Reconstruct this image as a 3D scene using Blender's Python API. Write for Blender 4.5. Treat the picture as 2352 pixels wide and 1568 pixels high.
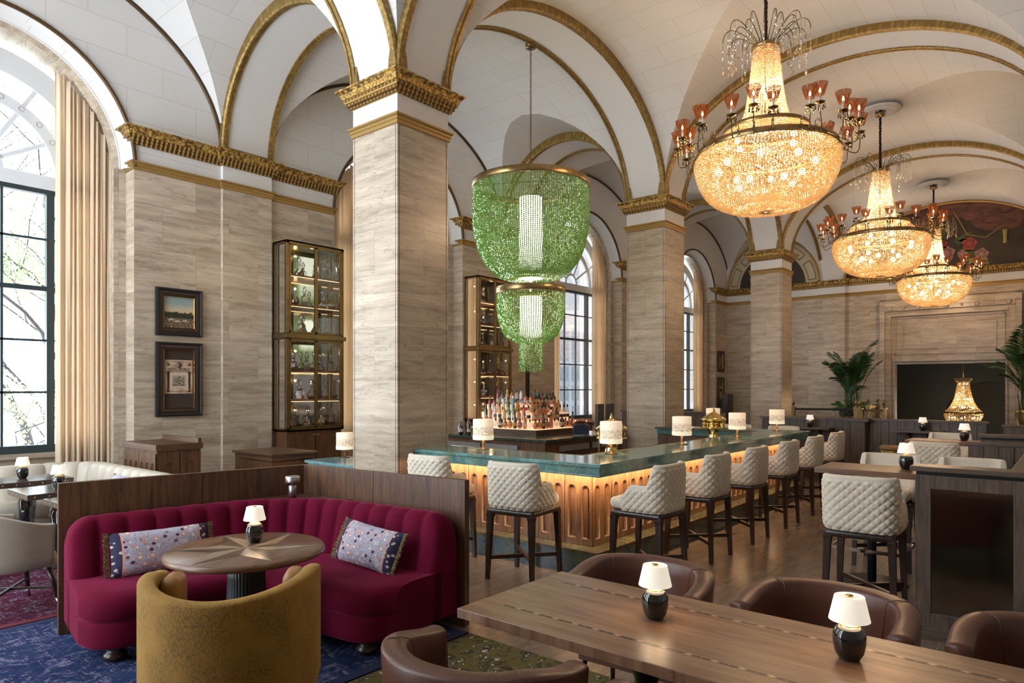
import bpy, bmesh, math, random
from mathutils import Vector, Matrix
PI = math.pi
random.seed(7)
for o in list(bpy.data.objects): bpy.data.objects.remove(o)
S = bpy.context.scene
COL = S.collection
# ---------------------------------------------------------------- camera (24 mm shift lens at standing eye height)
EYE = 1.78
cd = bpy.data.cameras.new('camera'); cam = bpy.data.objects.new('camera', cd); COL.objects.link(cam)
cd.lens = 24.0; cd.sensor_width = 36.0; cd.shift_y = 106/2352; cd.clip_start = .05; cd.clip_end = 300
cam.location = (0, 0, EYE)
AZ = math.atan(1304/1568)
cam.rotation_euler = (PI/2, 0, AZ-PI/2)
S.camera = cam
S.view_settings.view_transform = 'Standard'; S.view_settings.look = 'None'
S.view_settings.gamma = 1; S.view_settings.use_curve_mapping = False
S.view_settings.exposure = EXPO = 1.6
WBY = 4.6      # the added light-blocking wall behind the camera ends here
CHP, CHU = 62, 26
# ---------------------------------------------------------------- daylight
W = bpy.data.worlds.new('sky'); S.world = W; W.use_nodes = True
nt = W.node_tree; bg = nt.nodes['Background']
tc = nt.nodes.new('ShaderNodeTexCoord'); sx = nt.nodes.new('ShaderNodeSeparateXYZ'); nt.links.new(tc.outputs['Generated'], sx.inputs[0])
cr = nt.nodes.new('ShaderNodeValToRGB'); nt.links.new(sx.outputs[2], cr.inputs[0])
cr.color_ramp.elements[0].position = 0; cr.color_ramp.elements[0].color = (.78, .84, .90, 1)
cr.color_ramp.elements[1].position = .5; cr.color_ramp.elements[1].color = (.74, .87, 1, 1)
nt.links.new(cr.outputs[0], bg.inputs[0])
# extra glow added to the world below the horizon, lighting the ceiling from underneath
gm = nt.nodes.new('ShaderNodeMath'); gm.operation = 'LESS_THAN'; gm.inputs[1].default_value = -.02; nt.links.new(sx.outputs[2], gm.inputs[0])
gs = nt.nodes.new('ShaderNodeMath'); gs.operation = 'MULTIPLY_ADD'; gs.inputs[1].default_value = .7; gs.inputs[2].default_value = 3.1
nt.links.new(gm.outputs[0], gs.inputs[0]); nt.links.new(gs.outputs[0], bg.inputs[1])
# ================================================================ helpers
def frange(a, b, n): return [a+(b-a)*i/n for i in range(n+1)]
class MB:
    """collects geometry; build() links it as ONE mesh object"""
    def __init__(s): s.v=[]; s.f=[]; s.uv=[]; s.mi=[]; s.cur=0; s.sm=[]
    def V(s, *pts):
        i=len(s.v); s.v.extend([tuple(p) for p in pts]); return i
    def F(s, idx, uv=None, smooth=False):
        s.f.append(tuple(idx)); s.uv.append(uv); s.mi.append(s.cur); s.sm.append(smooth)
    def box(s, x0, x1, y0, y1, z0, z1, M=None):
        p=[(x0,y0,z0),(x1,y0,z0),(x1,y1,z0),(x0,y1,z0),(x0,y0,z1),(x1,y0,z1),(x1,y1,z1),(x0,y1,z1)]
        if M is not None: p=[M@Vector(q) for q in p]
        i=s.V(*p)
        for q in ((0,3,2,1),(4,5,6,7),(0,1,5,4),(1,2,6,5),(2,3,7,6),(3,0,4,7)): s.F([i+k for k in q])
        return s
    def rbox(s, x0, x1, y0, y1, z0, z1, r=.01, n=3, M=None):
        """box with all edges rounded"""
        r=min(r,(x1-x0)/2.01,(y1-y0)/2.01,(z1-z0)/2.01)
        m=2*(n+1); c=[(x0+r,y0+r,z0+r),(x1-r,y1-r,z1-r)]
        rows=[]
        for a in range(m):
            ph=-PI/2+(PI/2)*(a%(n+1))/n + (PI/2 if a>n else 0)
            zc=c[0][2] if a<=n else c[1][2]
            row=[]
            for q in range(4):
                for b in range(n+1):
                    th=q*PI/2+(PI/2)*b/n
                    xc=c[1][0] if q in(0,3) else c[0][0]; yc=c[1][1] if q in(0,1) else c[0][1]
                    row.append((xc+r*math.cos(ph)*math.cos(th), yc+r*math.cos(ph)*math.sin(th), zc+r*math.sin(ph)))
            rows.append(row)
        L=len(rows[0]); base=len(s.v)
        for row in rows: s.V(*[M@Vector(q) if M is not None else q for q in row])
        for a in range(m-1):
            for b in range(L):
                s.F([base+a*L+b, base+a*L+(b+1)%L, base+(a+1)*L+(b+1)%L, base+(a+1)*L+b], None, True)
        s.F([base+b for b in range(L)][::-1]); s.F([base+(m-1)*L+b for b in range(L)])
        return s
    def grid(s, rows, closed=False, uv=None, smooth=True, flip=False, caps=False):
        """rows: list of equal-length lists of points"""
        n=len(rows); m=len(rows[0]); b=len(s.v)
        for r in rows: s.V(*r)
        mm = m if closed else m-1
        for i in range(n-1):
            for j in range(mm):
                k=(j+1)%m
                q=[b+i*m+j, b+i*m+k, b+(i+1)*m+k, b+(i+1)*m+j]
                u=None
                if uv: u=[uv(i,j),uv(i,j+1),uv(i+1,j+1),uv(i+1,j)]
                if flip: q=q[::-1]; u=u[::-1] if u else None
                s.F(q,u,smooth)
        if caps:
            s.F([b+j for j in range(m)][::-1] if not flip else [b+j for j in range(m)])
            s.F([b+(n-1)*m+j for j in range(m)] if not flip else [b+(n-1)*m+j for j in range(m)][::-1])
        return s
    def lathe(s, prof, n=24, c=(0,0,0), M=None, smooth=True, caps=True, mod=None, a0=0, a1=2*PI):
        closed = abs(a1-a0-2*PI)<1e-6
        rows=[]
        for (r,z) in prof:
            row=[]
            for k in range(n if closed else n+1):
                a=a0+(a1-a0)*k/n; rr=r*(mod(a,z) if mod else 1)
                p=Vector((c[0]+rr*math.cos(a), c[1]+rr*math.sin(a), c[2]+z))
                row.append(M@p if M is not None else p)
            rows.append(row)
        s.grid(rows, closed=closed, smooth=smooth, caps=caps and closed)
        return s
    def tube(s, pts, r, n=8, closed=False, r2=None, caps=True):
        pts=[Vector(p) for p in pts]; N=len(pts); rows=[]
        t=(pts[1]-pts[0]).normalized(); up=Vector((0,0,1)) if abs(t.z)<.95 else Vector((1,0,0))
        nrm=(up-t*up.dot(t)).normalized()
        for i in range(N):
            if closed: t=(pts[(i+1)%N]-pts[i-1]).normalized()
            elif i==0: t=(pts[1]-pts[0]).normalized()
            elif i==N-1: t=(pts[-1]-pts[-2]).normalized()
            else: t=(pts[i+1]-pts[i-1]).normalized()
            nrm=(nrm-t*nrm.dot(t)); nrm.normalize(); bn=t.cross(nrm)
            R=r if r2 is None else r+(r2-r)*i/(N-1)
            if callable(r): R=r(i/(N-1))
            rows.append([pts[i]+nrm*R*math.cos(2*PI*k/n)+bn*R*math.sin(2*PI*k/n) for k in range(n)])
        if closed: rows.append(rows[0])
        s.grid(rows, closed=True, caps=(caps and not closed))
        return s
    def bar(s, p, q, w, h=None, w2=None, h2=None):
        """square bar from p to q, local width w (horizontal) x h"""
        p=Vector(p); q=Vector(q); h=h or w; w2=w2 or w; h2=h2 or h
        t=(q-p).normalized(); up=Vector((0,0,1)) if abs(t.z)<.9 else Vector((1,0,0))
        a=t.cross(up).normalized(); b=a.cross(t).normalized()
        i=s.V(*[c+a*sx*W_/2+b*sy*H_/2 for c,W_,H_ in((p,w,h),(q,w2,h2)) for sx,sy in((-1,-1),(1,-1),(1,1),(-1,1))])
        for f in ((0,1,2,3),(7,6,5,4),(0,4,5,1),(1,5,6,2),(2,6,7,3),(3,7,4,0)): s.F([i+k for k in f])
        return s
    def prism(s, poly, z0, z1, M=None, smooth=False):
        """poly (x,y) CCW, extruded in z, optional matrix"""
        n=len(poly); P=[(x,y,z0) for x,y in poly]+[(x,y,z1) for x,y in poly]
        if M is not None: P=[M@Vector(p) for p in P]
        i=s.V(*P); s.F([i+k for k in range(n)][::-1]); s.F([i+n+k for k in range(n)])
        for k in range(n): s.F([i+k,i+(k+1)%n,i+n+(k+1)%n,i+n+k],None,smooth)
        return s
    def cornice(s, path, prof, closed=False, side=1, smooth=False):
        """sweep a profile [(offset, z)] along a plan polyline with mitres; side=+1 offsets to the right of travel"""
        N=len(path); rows=[]
        for i in range(N):
            p=Vector(path[i]).to_2d()
            a=Vector(path[i-1]).to_2d() if (i>0 or closed) else None
            b=Vector(path[(i+1)%N]).to_2d() if (i<N-1 or closed) else None
            d1=(p-a).normalized() if a is not None else None; d2=(b-p).normalized() if b is not None else None
            if d1 is None: d1=d2
            if d2 is None: d2=d1
            n1=Vector((d1.y,-d1.x))*side; n2=Vector((d2.y,-d2.x))*side
            m=(n1+n2); m=m/max(.2,m.dot(n1)) if m.length>1e-6 else n1
            rows.append([(p.x+m.x*o, p.y+m.y*o, z) for o,z in prof])
        if closed: rows.append(rows[0])
        s.grid(rows, smooth=smooth, flip=(side>0))
        return s
    def build(s, name, mat, parent=None, loc=None, uvscale=1, recalc=True, bevel=0):
        me=bpy.data.meshes.new(name)
        me.from_pydata([tuple(v) for v in s.v], [], s.f)
        mats=mat if isinstance(mat,(list,tuple)) else [mat]
        for m in mats: me.materials.append(m)
        uvl=me.uv_layers.new(name='UV'); d=uvl.data
        me.polygons.foreach_set('material_index', s.mi); me.polygons.foreach_set('use_smooth', s.sm)
        if recalc:
            bm=bmesh.new(); bm.from_mesh(me); bmesh.ops.recalc_face_normals(bm, faces=bm.faces); bm.to_mesh(me); bm.free(); d=me.uv_layers[0].data
        vs=me.vertices
        for p in me.polygons:
            u=s.uv[p.index]
            if u is not None:
                # match by vertex
                mp={vi:uu for vi,uu in zip(s.f[p.index],u)}
                for li in p.loop_indices: d[li].uv=mp[me.loops[li].vertex_index]
            else:
                n=p.normal; ax=max(range(3), key=lambda k:abs(n[k]))
                for li in p.loop_indices:
                    c=vs[me.loops[li].vertex_index].co
                    d[li].uv=((c.y,c.z) if ax==0 else (c.x,c.z) if ax==1 else (c.x,c.y))
        o=bpy.data.objects.new(name, me); COL.objects.link(o)
        if parent is not None: o.parent=parent
        if loc: o.location=loc
        if bevel:
            b=o.modifiers.new('bevel','BEVEL'); b.width=bevel; b.segments=2; b.limit_method='ANGLE'; b.angle_limit=math.radians(40)
        return o
def thing(name, label, cat, loc=(0,0,0), rz=0, group=None):
    o=bpy.data.objects.new(name,None); COL.objects.link(o); o.location=loc; o.rotation_euler=(0,0,rz); o.empty_display_size=.1
    o['label']=label; o['category']=cat
    if group: o['group']=group
    return o
def tag(o, label, cat, group=None, kind=None):
    if label: o['label']=label
    if cat: o['category']=cat
    if group: o['group']=group
    if kind: o['kind']=kind
    return o
def struct(o): o['kind']='structure'; return o
CH={}
def kids(o): return [c for c in bpy.data.objects if c.parent==o]
def tree(root):
    """snapshot of a thing: (obj, parent index) pairs"""
    L=[(root,-1)]; i=0
    while i<len(L):
        for c in kids(L[i][0]): L.append((c,i))
        i+=1
    return L
def dup(T, loc, rz=None, label=None, group=None, scale=None):
    new=[]
    for o,pi in T:
        c=o.copy(); COL.objects.link(c)
        if pi>=0: c.parent=new[pi]
        new.append(c)
    r=new[0]; r.location=loc
    if rz is not None: r.rotation_euler=(0,0,rz)
    if scale: r.scale=(scale,)*3
    if label: r['label']=label
    if group: r['group']=group
    return r
# ---------------------------------------------------------------- materials
MATS={}
class NT:
    def __init__(s,name):
        m=bpy.data.materials.new(name); m.use_nodes=True; s.m=m; s.t=m.node_tree; s.b=s.t.nodes['Principled BSDF']; s.out=s.t.nodes['Material Output']
    def n(s,typ,**k):
        x=s.t.nodes.new('ShaderNode'+typ)
        for a,b in k.items(): setattr(x,a,b)
        return x
    def l(s,a,b): s.t.links.new(a,b)
    def uv(s,scale=(1,1,1),rot=0,obj=False,loc=(0,0,0)):
        c=s.n('TexCoord'); mp=s.n('Mapping'); mp.inputs['Scale'].default_value=scale; mp.inputs['Rotation'].default_value=(0,0,rot); mp.inputs['Location'].default_value=loc
        s.l(c.outputs['Object' if obj else 'UV'],mp.inputs[0]); return mp.outputs[0]
    def noise(s,vec,scale,detail=4,rough=.55,dist=0):
        x=s.n('TexNoise'); x.inputs['Scale'].default_value=scale; x.inputs['Detail'].default_value=detail; x.inputs['Roughness'].default_value=rough; x.inputs['Distortion'].default_value=dist
        if vec: s.l(vec,x.inputs['Vector'])
        return x
    def ramp(s,fac,*st,interp='LINEAR'):
        x=s.n('ValToRGB'); e=x.color_ramp.elements; x.color_ramp.interpolation=interp
        for i,(p,c) in enumerate(st):
            c=tuple(c)+(1,) if not isinstance(c,(int,float)) else (c,c,c,1)
            if i<2: e[i].position=p; e[i].color=c
            else:
                k=e.new(p); k.color=c
        s.l(fac,x.inputs[0]); return x.outputs[0]
    def mix(s,fac,a,b,mode='MIX'):
        x=s.n('Mix',data_type='RGBA',blend_type=mode)
        for i,v in ((0,fac),(6,a),(7,b)):
            if hasattr(v,'is_linked') or hasattr(v,'links'): s.l(v,x.inputs[i])
            elif i==0: x.inputs[0].default_value=v
            else: x.inputs[i].default_value=tuple(v)+(1,) if len(v)==3 else v
        return x.outputs[2]
    def math(s,op,a,b=0,c=None):
        x=s.n('Math',operation=op)
        for i,v in enumerate((a,b,c)):
            if v is None: continue
            if hasattr(v,'links'): s.l(v,x.inputs[i])
            else: x.inputs[i].default_value=v
        return x.outputs[0]
    def bump(s,h,strength=.3,dist=.01):
        x=s.n('Bump'); x.inputs['Strength'].default_value=strength; x.inputs['Distance'].default_value=dist
        s.l(h,x.inputs['Height']); s.l(x.outputs[0],s.b.inputs['Normal'])
    def set(s,**k):
        N={'col':'Base Color','rough':'Roughness','metal':'Metallic','spec':'Specular IOR Level','coat':'Coat Weight','sheen':'Sheen Weight','trans':'Transmission Weight','ior':'IOR','em':'Emission Color','es':'Emission Strength','alpha':'Alpha','crough':'Coat Roughness','srough':'Sheen Roughness','sss':'Subsurface Weight'}
        for a,v in k.items():
            i=s.b.inputs[N[a]]
            if hasattr(v,'links'): s.l(v,i)
            elif isinstance(v,tuple): i.default_value=v+(1,) if len(v)==3 else v
            else: i.default_value=v
        return s
def simple(name,col,rough=.5,metal=0,**k):
    n=NT(name); n.set(col=tuple(col),rough=rough,metal=metal,**k); return n.m
def bumpy(name,col,rough=.5,metal=0,scale=60,strength=.2,dist=.004,var=.15,obj=True,sc=(1,1,1),**k):
    n=NT(name); v=n.uv(sc,obj=obj); t=n.noise(v,scale)
    c2=tuple(x*(1-var) for x in col); c1=tuple(min(1,x*(1+var)) for x in col)
    n.set(col=n.ramp(t.outputs[0],(.3,c2),(.7,c1)),rough=rough,metal=metal,**k); n.bump(t.outputs[0],strength,dist); return n.m
def wood(name,dark,light,axis='v',scale=1,rough=.38,coat=.15,obj=False,streak=1.0):
    n=NT(name); sc={'v':(14,1.1,1),'u':(1.1,14,1)}[axis]
    v=n.uv(tuple(a*scale for a in sc),obj=obj)
    a=n.noise(v,2.2,6,.6,.9); b=n.noise(v,11,3,.7,.2); 
    lo=n.noise(n.uv((.7,.7,.7),obj=obj),1.5,2)
    f=n.math('ADD',n.math('MULTIPLY',a.outputs[0],.72),n.math('MULTIPLY',b.outputs[0],.28))
    f=n.math('ADD',f,n.math('MULTIPLY',n.math('SUBTRACT',lo.outputs[0],.5),.25))
    mid=tuple((x+y)/2 for x,y in zip(dark,light))
    c=n.ramp(f,(.36,dark),(.64,light),(.5,mid))
    n.set(col=c,rough=rough,coat=coat,crough=.25); n.bump(b.outputs[0],.06,.002); return n.m
def marble(name,base=(.34,.265,.19),light=(.585,.49,.38),vein=(.14,.10,.065),bw=.95,bh=.62,rough=.28,vcol=.42,sc=1,rot=0):
    n=NT(name); v=n.uv((sc,sc,sc),rot)
    br=n.n('TexBrick'); n.l(v,br.inputs[0]); br.inputs['Scale'].default_value=1; br.inputs['Brick Width'].default_value=bw; br.inputs['Row Height'].default_value=bh
    br.inputs['Mortar Size'].default_value=.0025; br.inputs['Mortar Smooth'].default_value=.1; br.inputs['Color1'].default_value=(0,0,0,1); br.inputs['Color2'].default_value=(1,1,1,1); br.inputs['Mortar'].default_value=(.5,.5,.5,1)
    off=n.n('VectorMath',operation='MULTIPLY_ADD'); n.l(br.outputs[0],off.inputs[0]); off.inputs[1].default_value=(7.3,3.1,5); n.l(v,off.inputs[2])
    mp=n.n('Mapping'); mp.inputs['Scale'].default_value=(.9,7.5,1); n.l(off.outputs[0],mp.inputs[0])
    a=n.noise(mp.outputs[0],1.2,8,.62,.35)
    mp2=n.n('Mapping'); mp2.inputs['Scale'].default_value=(1.1,9.5,1); n.l(off.outputs[0],mp2.inputs[0])
    b=n.noise(mp2.outputs[0],1.0,5,.6,.5)
    vn=n.math('ABSOLUTE',n.math('SUBTRACT',b.outputs[0],.5))
    vm=n.ramp(vn,(0,1.0),(.022,0.0))
    c=n.ramp(a.outputs[0],(.32,base),(.66,light))
    tone=n.math('MULTIPLY_ADD',br.outputs[0],.14,.93)
    c=n.mix(1,c,tone,'MULTIPLY') if False else c
    hs=n.n('HueSaturation'); n.l(c,hs.inputs['Color']); n.l(tone,hs.inputs['Value']); c=hs.outputs[0]
    c=n.mix(n.math('MULTIPLY',vm,vcol),c,vein)
    c=n.mix(n.math('MULTIPLY',br.outputs['Fac'],.45),c,vein)
    n.set(col=c,rough=rough,spec=.45); return n.m
def emis(name,col,st,base=(.9,.88,.85)):
    n=NT(name); n.set(col=base,rough=.7,em=tuple(col),es=st); return n.m
# ================================================================ materials
M={}
M['marble']=marble('travertine_slabs')
M['plaster_flat']=simple('white_plaster',(.70,.69,.68),.75)
def plaster():
    n=NT('plaster_blocks'); v=n.uv((1,1,1)); br=n.n('TexBrick'); n.l(v,br.inputs[0]); br.inputs['Scale'].default_value=1; br.inputs['Brick Width'].default_value=.95; br.inputs['Row Height'].default_value=.42
    br.inputs['Mortar Size'].default_value=.0026; br.inputs['Mortar Smooth'].default_value=0
    br.inputs['Color1'].default_value=(.68,.665,.65,1); br.inputs['Color2'].default_value=(.65,.635,.62,1); br.inputs['Mortar'].default_value=(.44,.42,.40,1)
    n.set(col=br.outputs[0],rough=.8,spec=.2); return n.m
M['plaster']=plaster()
def goldorn():
    n=NT('gilded_ornament'); v=n.uv((1,1,1)); t=n.noise(v,24,4,.6,2.2); w=n.n('TexVoronoi'); w.inputs['Scale'].default_value=19; n.l(v,w.inputs[0])
    f=n.math('MULTIPLY',t.outputs[0],n.math('SUBTRACT',1.15,w.outputs[0]))
    n.set(col=n.ramp(f,(.20,(.11,.055,.015)),(.40,(.66,.43,.12)),(.30,(.34,.20,.05))),rough=.30,metal=n.ramp(f,(.22,.3),(.42,.85)))
    n.bump(f,.8,.025); return n.m
M['gold_orn']=goldorn()
def golddent():
    n=NT('gilded_dentils'); v=n.uv((1,1,1)); w=n.n('TexWave'); w.inputs['Scale'].default_value=5; w.bands_direction='X'; n.l(v,w.inputs[0])
    n.set(col=n.ramp(w.outputs[1],(.3,(.14,.08,.025)),(.7,(.44,.27,.08))),rough=.4,metal=.6); n.bump(w.outputs[1],.8,.02); return n.m
M['gold_dent']=golddent()
def goldband():
    n=NT('gilded_moulding'); v=n.uv((1,1,1)); w=n.n('TexVoronoi'); w.inputs['Scale'].default_value=22; n.l(v,w.inputs[0])
    n.set(col=n.ramp(w.outputs[0],(.15,(.40,.27,.08)),(.6,(.23,.14,.038))),rough=.45,metal=.45); n.bump(w.outputs[0],-.5,.015); return n.m
M['gold_band']=goldband()
M['gold_trim']=bumpy('gold_paint',(.36,.225,.07),.42,.5,40,.1,.002,.12)
M['bronze_dark']=bumpy('dark_bronze_moulding',(.10,.055,.02),.42,.5,30,.1,.002,.15)
M['walnut']=wood('walnut_veneer',(.045,.018,.007),(.155,.064,.026),'v',1,.45,.04)
M['walnut_h']=wood('walnut_veneer_horizontal',(.042,.018,.008),(.140,.063,.029),'u',1,.42,.06)
M['walnut_table']=wood('walnut_tabletop',(.10,.045,.022),(.25,.13,.07),'u',.7,.33,.1)
M['walnut_bar']=wood('walnut_bar_panel',(.13,.06,.027),(.36,.19,.095),'v',1.1)
M['greywood']=wood('grey_walnut_boards',(.060,.039,.028),(.160,.112,.082),'v')
M['greywood_h']=wood('grey_walnut_rail',(.060,.039,.028),(.160,.112,.082),'u')
M['legwood']=wood('dark_leg_wood',(.018,.009,.006),(.055,.028,.018),'v',1.4,.35,.2)
M['black']=simple('black_paint',(.012,.012,.013),.4)
M['blackgloss']=simple('black_ceramic',(.006,.006,.007),.06,0,coat=1.0,crough=.02)
M['brass']=simple('polished_brass',(.80,.56,.20),.14,1)
M['brass_dull']=bumpy('aged_brass',(.36,.25,.11),.32,.95,12,.05,.002,.2)
M['bronze']=bumpy('bronze_frame',(.20,.135,.062),.34,.9,9,.05,.002,.2)
M['steel']=simple('brushed_steel',(.55,.55,.56),.38,1)
M['chrome']=simple('chrome',(.75,.75,.76),.1,1)
M['copper']=simple('rose_copper',(.62,.30,.22),.22,1)
M['paper']=simple('linen_shade_off',(.82,.78,.70),.8)
M['cream']=bumpy('cream_leather',(.76,.66,.52),.5,0,90,.15,.002,.05,spec=.35)
M['cream_in']=bumpy('beige_suede',(.56,.475,.37),.75,0,60,.1,.001,.06)
M['brownleather']=bumpy('brown_leather',(.125,.046,.028),.36,0,70,.12,.002,.12,spec=.5)
M['beigevelvet']=bumpy('taupe_upholstery',(.36,.29,.215),.8,0,50,.1,.002,.06,sheen=.3)
M['tanleather']=bumpy('cognac_leather',(.30,.155,.06),.4,0,60,.1,.002,.1)
def curt():
    n=NT('cream_curtain_cloth'); d=n.n('BsdfDiffuse'); d.inputs[0].default_value=(.88,.75,.59,1); t=n.n('BsdfTranslucent'); t.inputs[0].default_value=(.90,.755,.57,1); m=n.n('MixShader'); m.inputs[0].default_value=.42
    n.l(d.outputs[0],m.inputs[1]); n.l(t.outputs[0],m.inputs[2]); n.l(m.outputs[0],n.out.inputs[0]); return n.m
M['curtain']=curt()
def velvet(name,c,edge):
    n=NT(name); v=n.uv((1,1,1),obj=True); t=n.noise(v,3.5,4,.6,.5)
    lw=n.n('LayerWeight'); lw.inputs[0].default_value=.35
    c2=tuple(x*.72 for x in c); base=n.ramp(t.outputs[0],(.3,c2),(.7,c))
    n.set(col=base,rough=.85,sheen=.5,srough=.35,spec=.1); n.b.inputs['Sheen Tint'].default_value=edge+(1,)
    f=n.noise(v,240,2); n.bump(f.outputs[0],.15,.001); return n.m
M['magenta']=velvet('magenta_velvet',(.15,.004,.026),(.75,.12,.26))
def teal(name,rough=.12,b=(.035,.12,.155),l=(.20,.40,.39),g=(.10,.16,.08)):
    n=NT(name); v=n.uv((1,1,1),obj=True); a=n.noise(v,2.6,7,.62,1.3); bb=n.noise(v,8,6,.7,2.0); 
    c=n.ramp(a.outputs[0],(.3,b),(.68,l),(.5,tuple((x+y)/2 for x,y in zip(b,l))))
    vn=n.math('ABSOLUTE',n.math('SUBTRACT',bb.outputs[0],.5)); c=n.mix(n.ramp(vn,(0,.75),(.05,0.0)),c,g)
    o=n.noise(v,4.2,3,.5,.5); c=n.mix(n.ramp(o.outputs[0],(.56,0.0),(.75,.6)),c,(.22,.26,.10))
    n.set(col=c,rough=rough,spec=.6); return n.m
M['teal']=teal('teal_marble')
M['plinth']=teal('blue_marble_plinth',.2,(.02,.045,.07),(.10,.17,.22),(.20,.17,.08))
M['plinthtop']=teal('olive_marble_step',.25,(.07,.055,.03),(.20,.165,.09),(.05,.05,.03))
def floormat():
    n=NT('polished_stone_floor'); v=n.uv((1,1,1)); br=n.n('TexBrick'); n.l(v,br.inputs[0]); br.inputs['Scale'].default_value=1; br.inputs['Brick Width'].default_value=1.5; br.inputs['Row Height'].default_value=.75
    br.inputs['Mortar Size'].default_value=.003; br.inputs['Color1'].default_value=(0,0,0,1); br.inputs['Color2'].default_value=(1,1,1,1); br.inputs['Mortar'].default_value=(.5,.5,.5,1)
    off=n.n('VectorMath',operation='MULTIPLY_ADD'); n.l(br.outputs[0],off.inputs[0]); off.inputs[1].default_value=(5.3,9.1,5); n.l(v,off.inputs[2])
    mp=n.n('Mapping'); mp.inputs['Scale'].default_value=(2.2,11,1); mp.inputs['Rotation'].default_value=(0,0,.25); n.l(off.outputs[0],mp.inputs[0])
    a=n.noise(mp.outputs[0],1,7,.6,.8); c=n.ramp(a.outputs[0],(.28,(.150,.104,.070)),(.72,(.275,.195,.135)))
    c=n.mix(n.math('MULTIPLY',br.outputs['Fac'],.8),c,(.36,.25,.14)); n.set(col=c,rough=.24,spec=.4); return n.m
M['floor']=floormat()
def glass(name,tint=(1,1,1),refl=.10):
    n=NT(name); tr=n.n('BsdfTransparent'); tr.inputs[0].default_value=tint+(1,); gl=n.n('BsdfGlossy'); gl.inputs['Roughness'].default_value=.03
    fr=n.n('Fresnel'); fr.inputs[0].default_value=1.5; mx=n.n('MixShader'); n.l(n.math('ADD',n.math('MULTIPLY',fr.outputs[0],.9),refl*.2),mx.inputs[0]); n.l(tr.outputs[0],mx.inputs[1]); n.l(gl.outputs[0],mx.inputs[2]); n.l(mx.outputs[0],n.out.inputs[0]); return n.m
M['glass']=glass('clear_glass')
M['clearbottle']=glass('bottle_glass',(.93,.93,.92),.6)
M['mirror']=simple('antique_mirror',(.62,.62,.60),.06,1)
M['whiteframe']=simple('white_window_frame',(.72,.74,.77),.5)
M['steelframe']=simple('black_steel_window',(.03,.045,.05),.4)
def frost():
    n=NT('frosted_muntin_band'); n.set(col=(.72,.74,.78),rough=.5); return n.m
M['frost']=frost()
# ================================================================ the room
P0,PS=5.13,6.5          # near face of the first column in view, bay length
CW=.81                  # column width
Y0,Y1=5.96,6.77         # the row of columns
YW=10.0                 # window wall
SP=5.35                 # springing height (top of capitals)
YN0=.20                 # inner face of the right-hand row
XE=24.4                 # end wall
bays=[P0+PS*k for k in (-1,0,1,2)]     # near faces of the column lines
bcx=[P0+PS*k-(PS-CW)/2 for k in (0,1,2,3)]
HX=(PS-CW)/2
# floor
f=MB(); f.box(-1.6,XE,-4.2,11.2,-.12,0); struct(f.build('floor',M['floor']))
CAP_LOW=[(0,5.13),(.035,5.135),(.035,5.16),(.06,5.17),(.06,5.20),(.085,5.215),(.085,5.245)]
CAP_UP=[(.085,5.245),(.095,5.25),(.10,5.27),(.115,5.30),(.14,5.325),(.155,5.33),(.155,5.35),(-.02,5.352)]
TRIM=[(0,4.785),(.02,4.79),(.02,4.83),(.03,4.835),(.03,4.865),(.05,4.88),(.05,4.90),(-.01,4.901)]
def square(x0,x1,y0,y1): return [(x0,y0),(x1,y0),(x1,y1),(x0,y1)]
def make_column(label,x0,y0):
    t=thing('marble_column',label,'column',(x0+CW/2,y0+CW/2,0))
    h=CW/2; b=MB(); g=.035; q=.02
    # shaft with reeded corners
    P=[]
    for (sx,sy) in ((1,-1),(1,1),(-1,1),(-1,-1)):
        c=[(h-g,-h),(h-g,-h+q*.6),(h-g+q*.5,-h+q*.6),(h-g+q*.5,-h),(h,-h),(h,-h+g-q*.5),(h-q*.6,-h+g-q*.5),(h-q*.6,-h+g),(h,-h+g)]
        a={(1,-1):0,(1,1):PI/2,(-1,1):PI,(-1,-1):1.5*PI}[(sx,sy)]
        P+=[(x*math.cos(a)-y*math.sin(a),x*math.sin(a)+y*math.cos(a)) for x,y in c]
    b.prism(P,.0,4.79); b.build('shaft',M['marble'],t)
    r=[(x,y) for x,y in square(-h,h,-h,h)]
    m=MB(); m.cornice(r,TRIM,True,1); m.build('gold_collar',M['gold_trim'],t)
    m=MB(); m.box(-h,h,-h,h,4.88,5.14); m.build('neck',M['plaster_flat'],t)
    m=MB(); m.cornice(r,CAP_LOW,True,1); m.build('dentil_moulding',M['gold_dent'],t)
    m=MB(); m.cornice(r,CAP_UP,True,1); m.F([m.V(*[(x,y,5.352) for x,y in square(-h-.15,h+.15,-h-.15,h+.15)])+k for k in range(4)]); m.build('capital',M['gold_orn'],t)
    return t
T=tree(make_column('nearest square marble column with a gilded capital, standing at the blue bar counter',bays[1],Y0))
dup(T,(bays[2]+CW/2,Y0+CW/2,0),0,'second square marble column, behind the bar just right of the green chandelier')
dup(T,(bays[3]+CW/2,Y0+CW/2,0),0,'third and farthest square marble column, below the hall chandeliers')
for k in (1,2,3,4):
    if k>1: pass
dup(T,(bays[0]+CW/2,Y0+CW/2,0),0,'square marble column out of view to the left of the camera')
for k in (1,2,3): dup(T,(bays[k]+CW/2,YN0-CW/2,0),0,'square marble column of the right-hand row, out of view')
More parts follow.
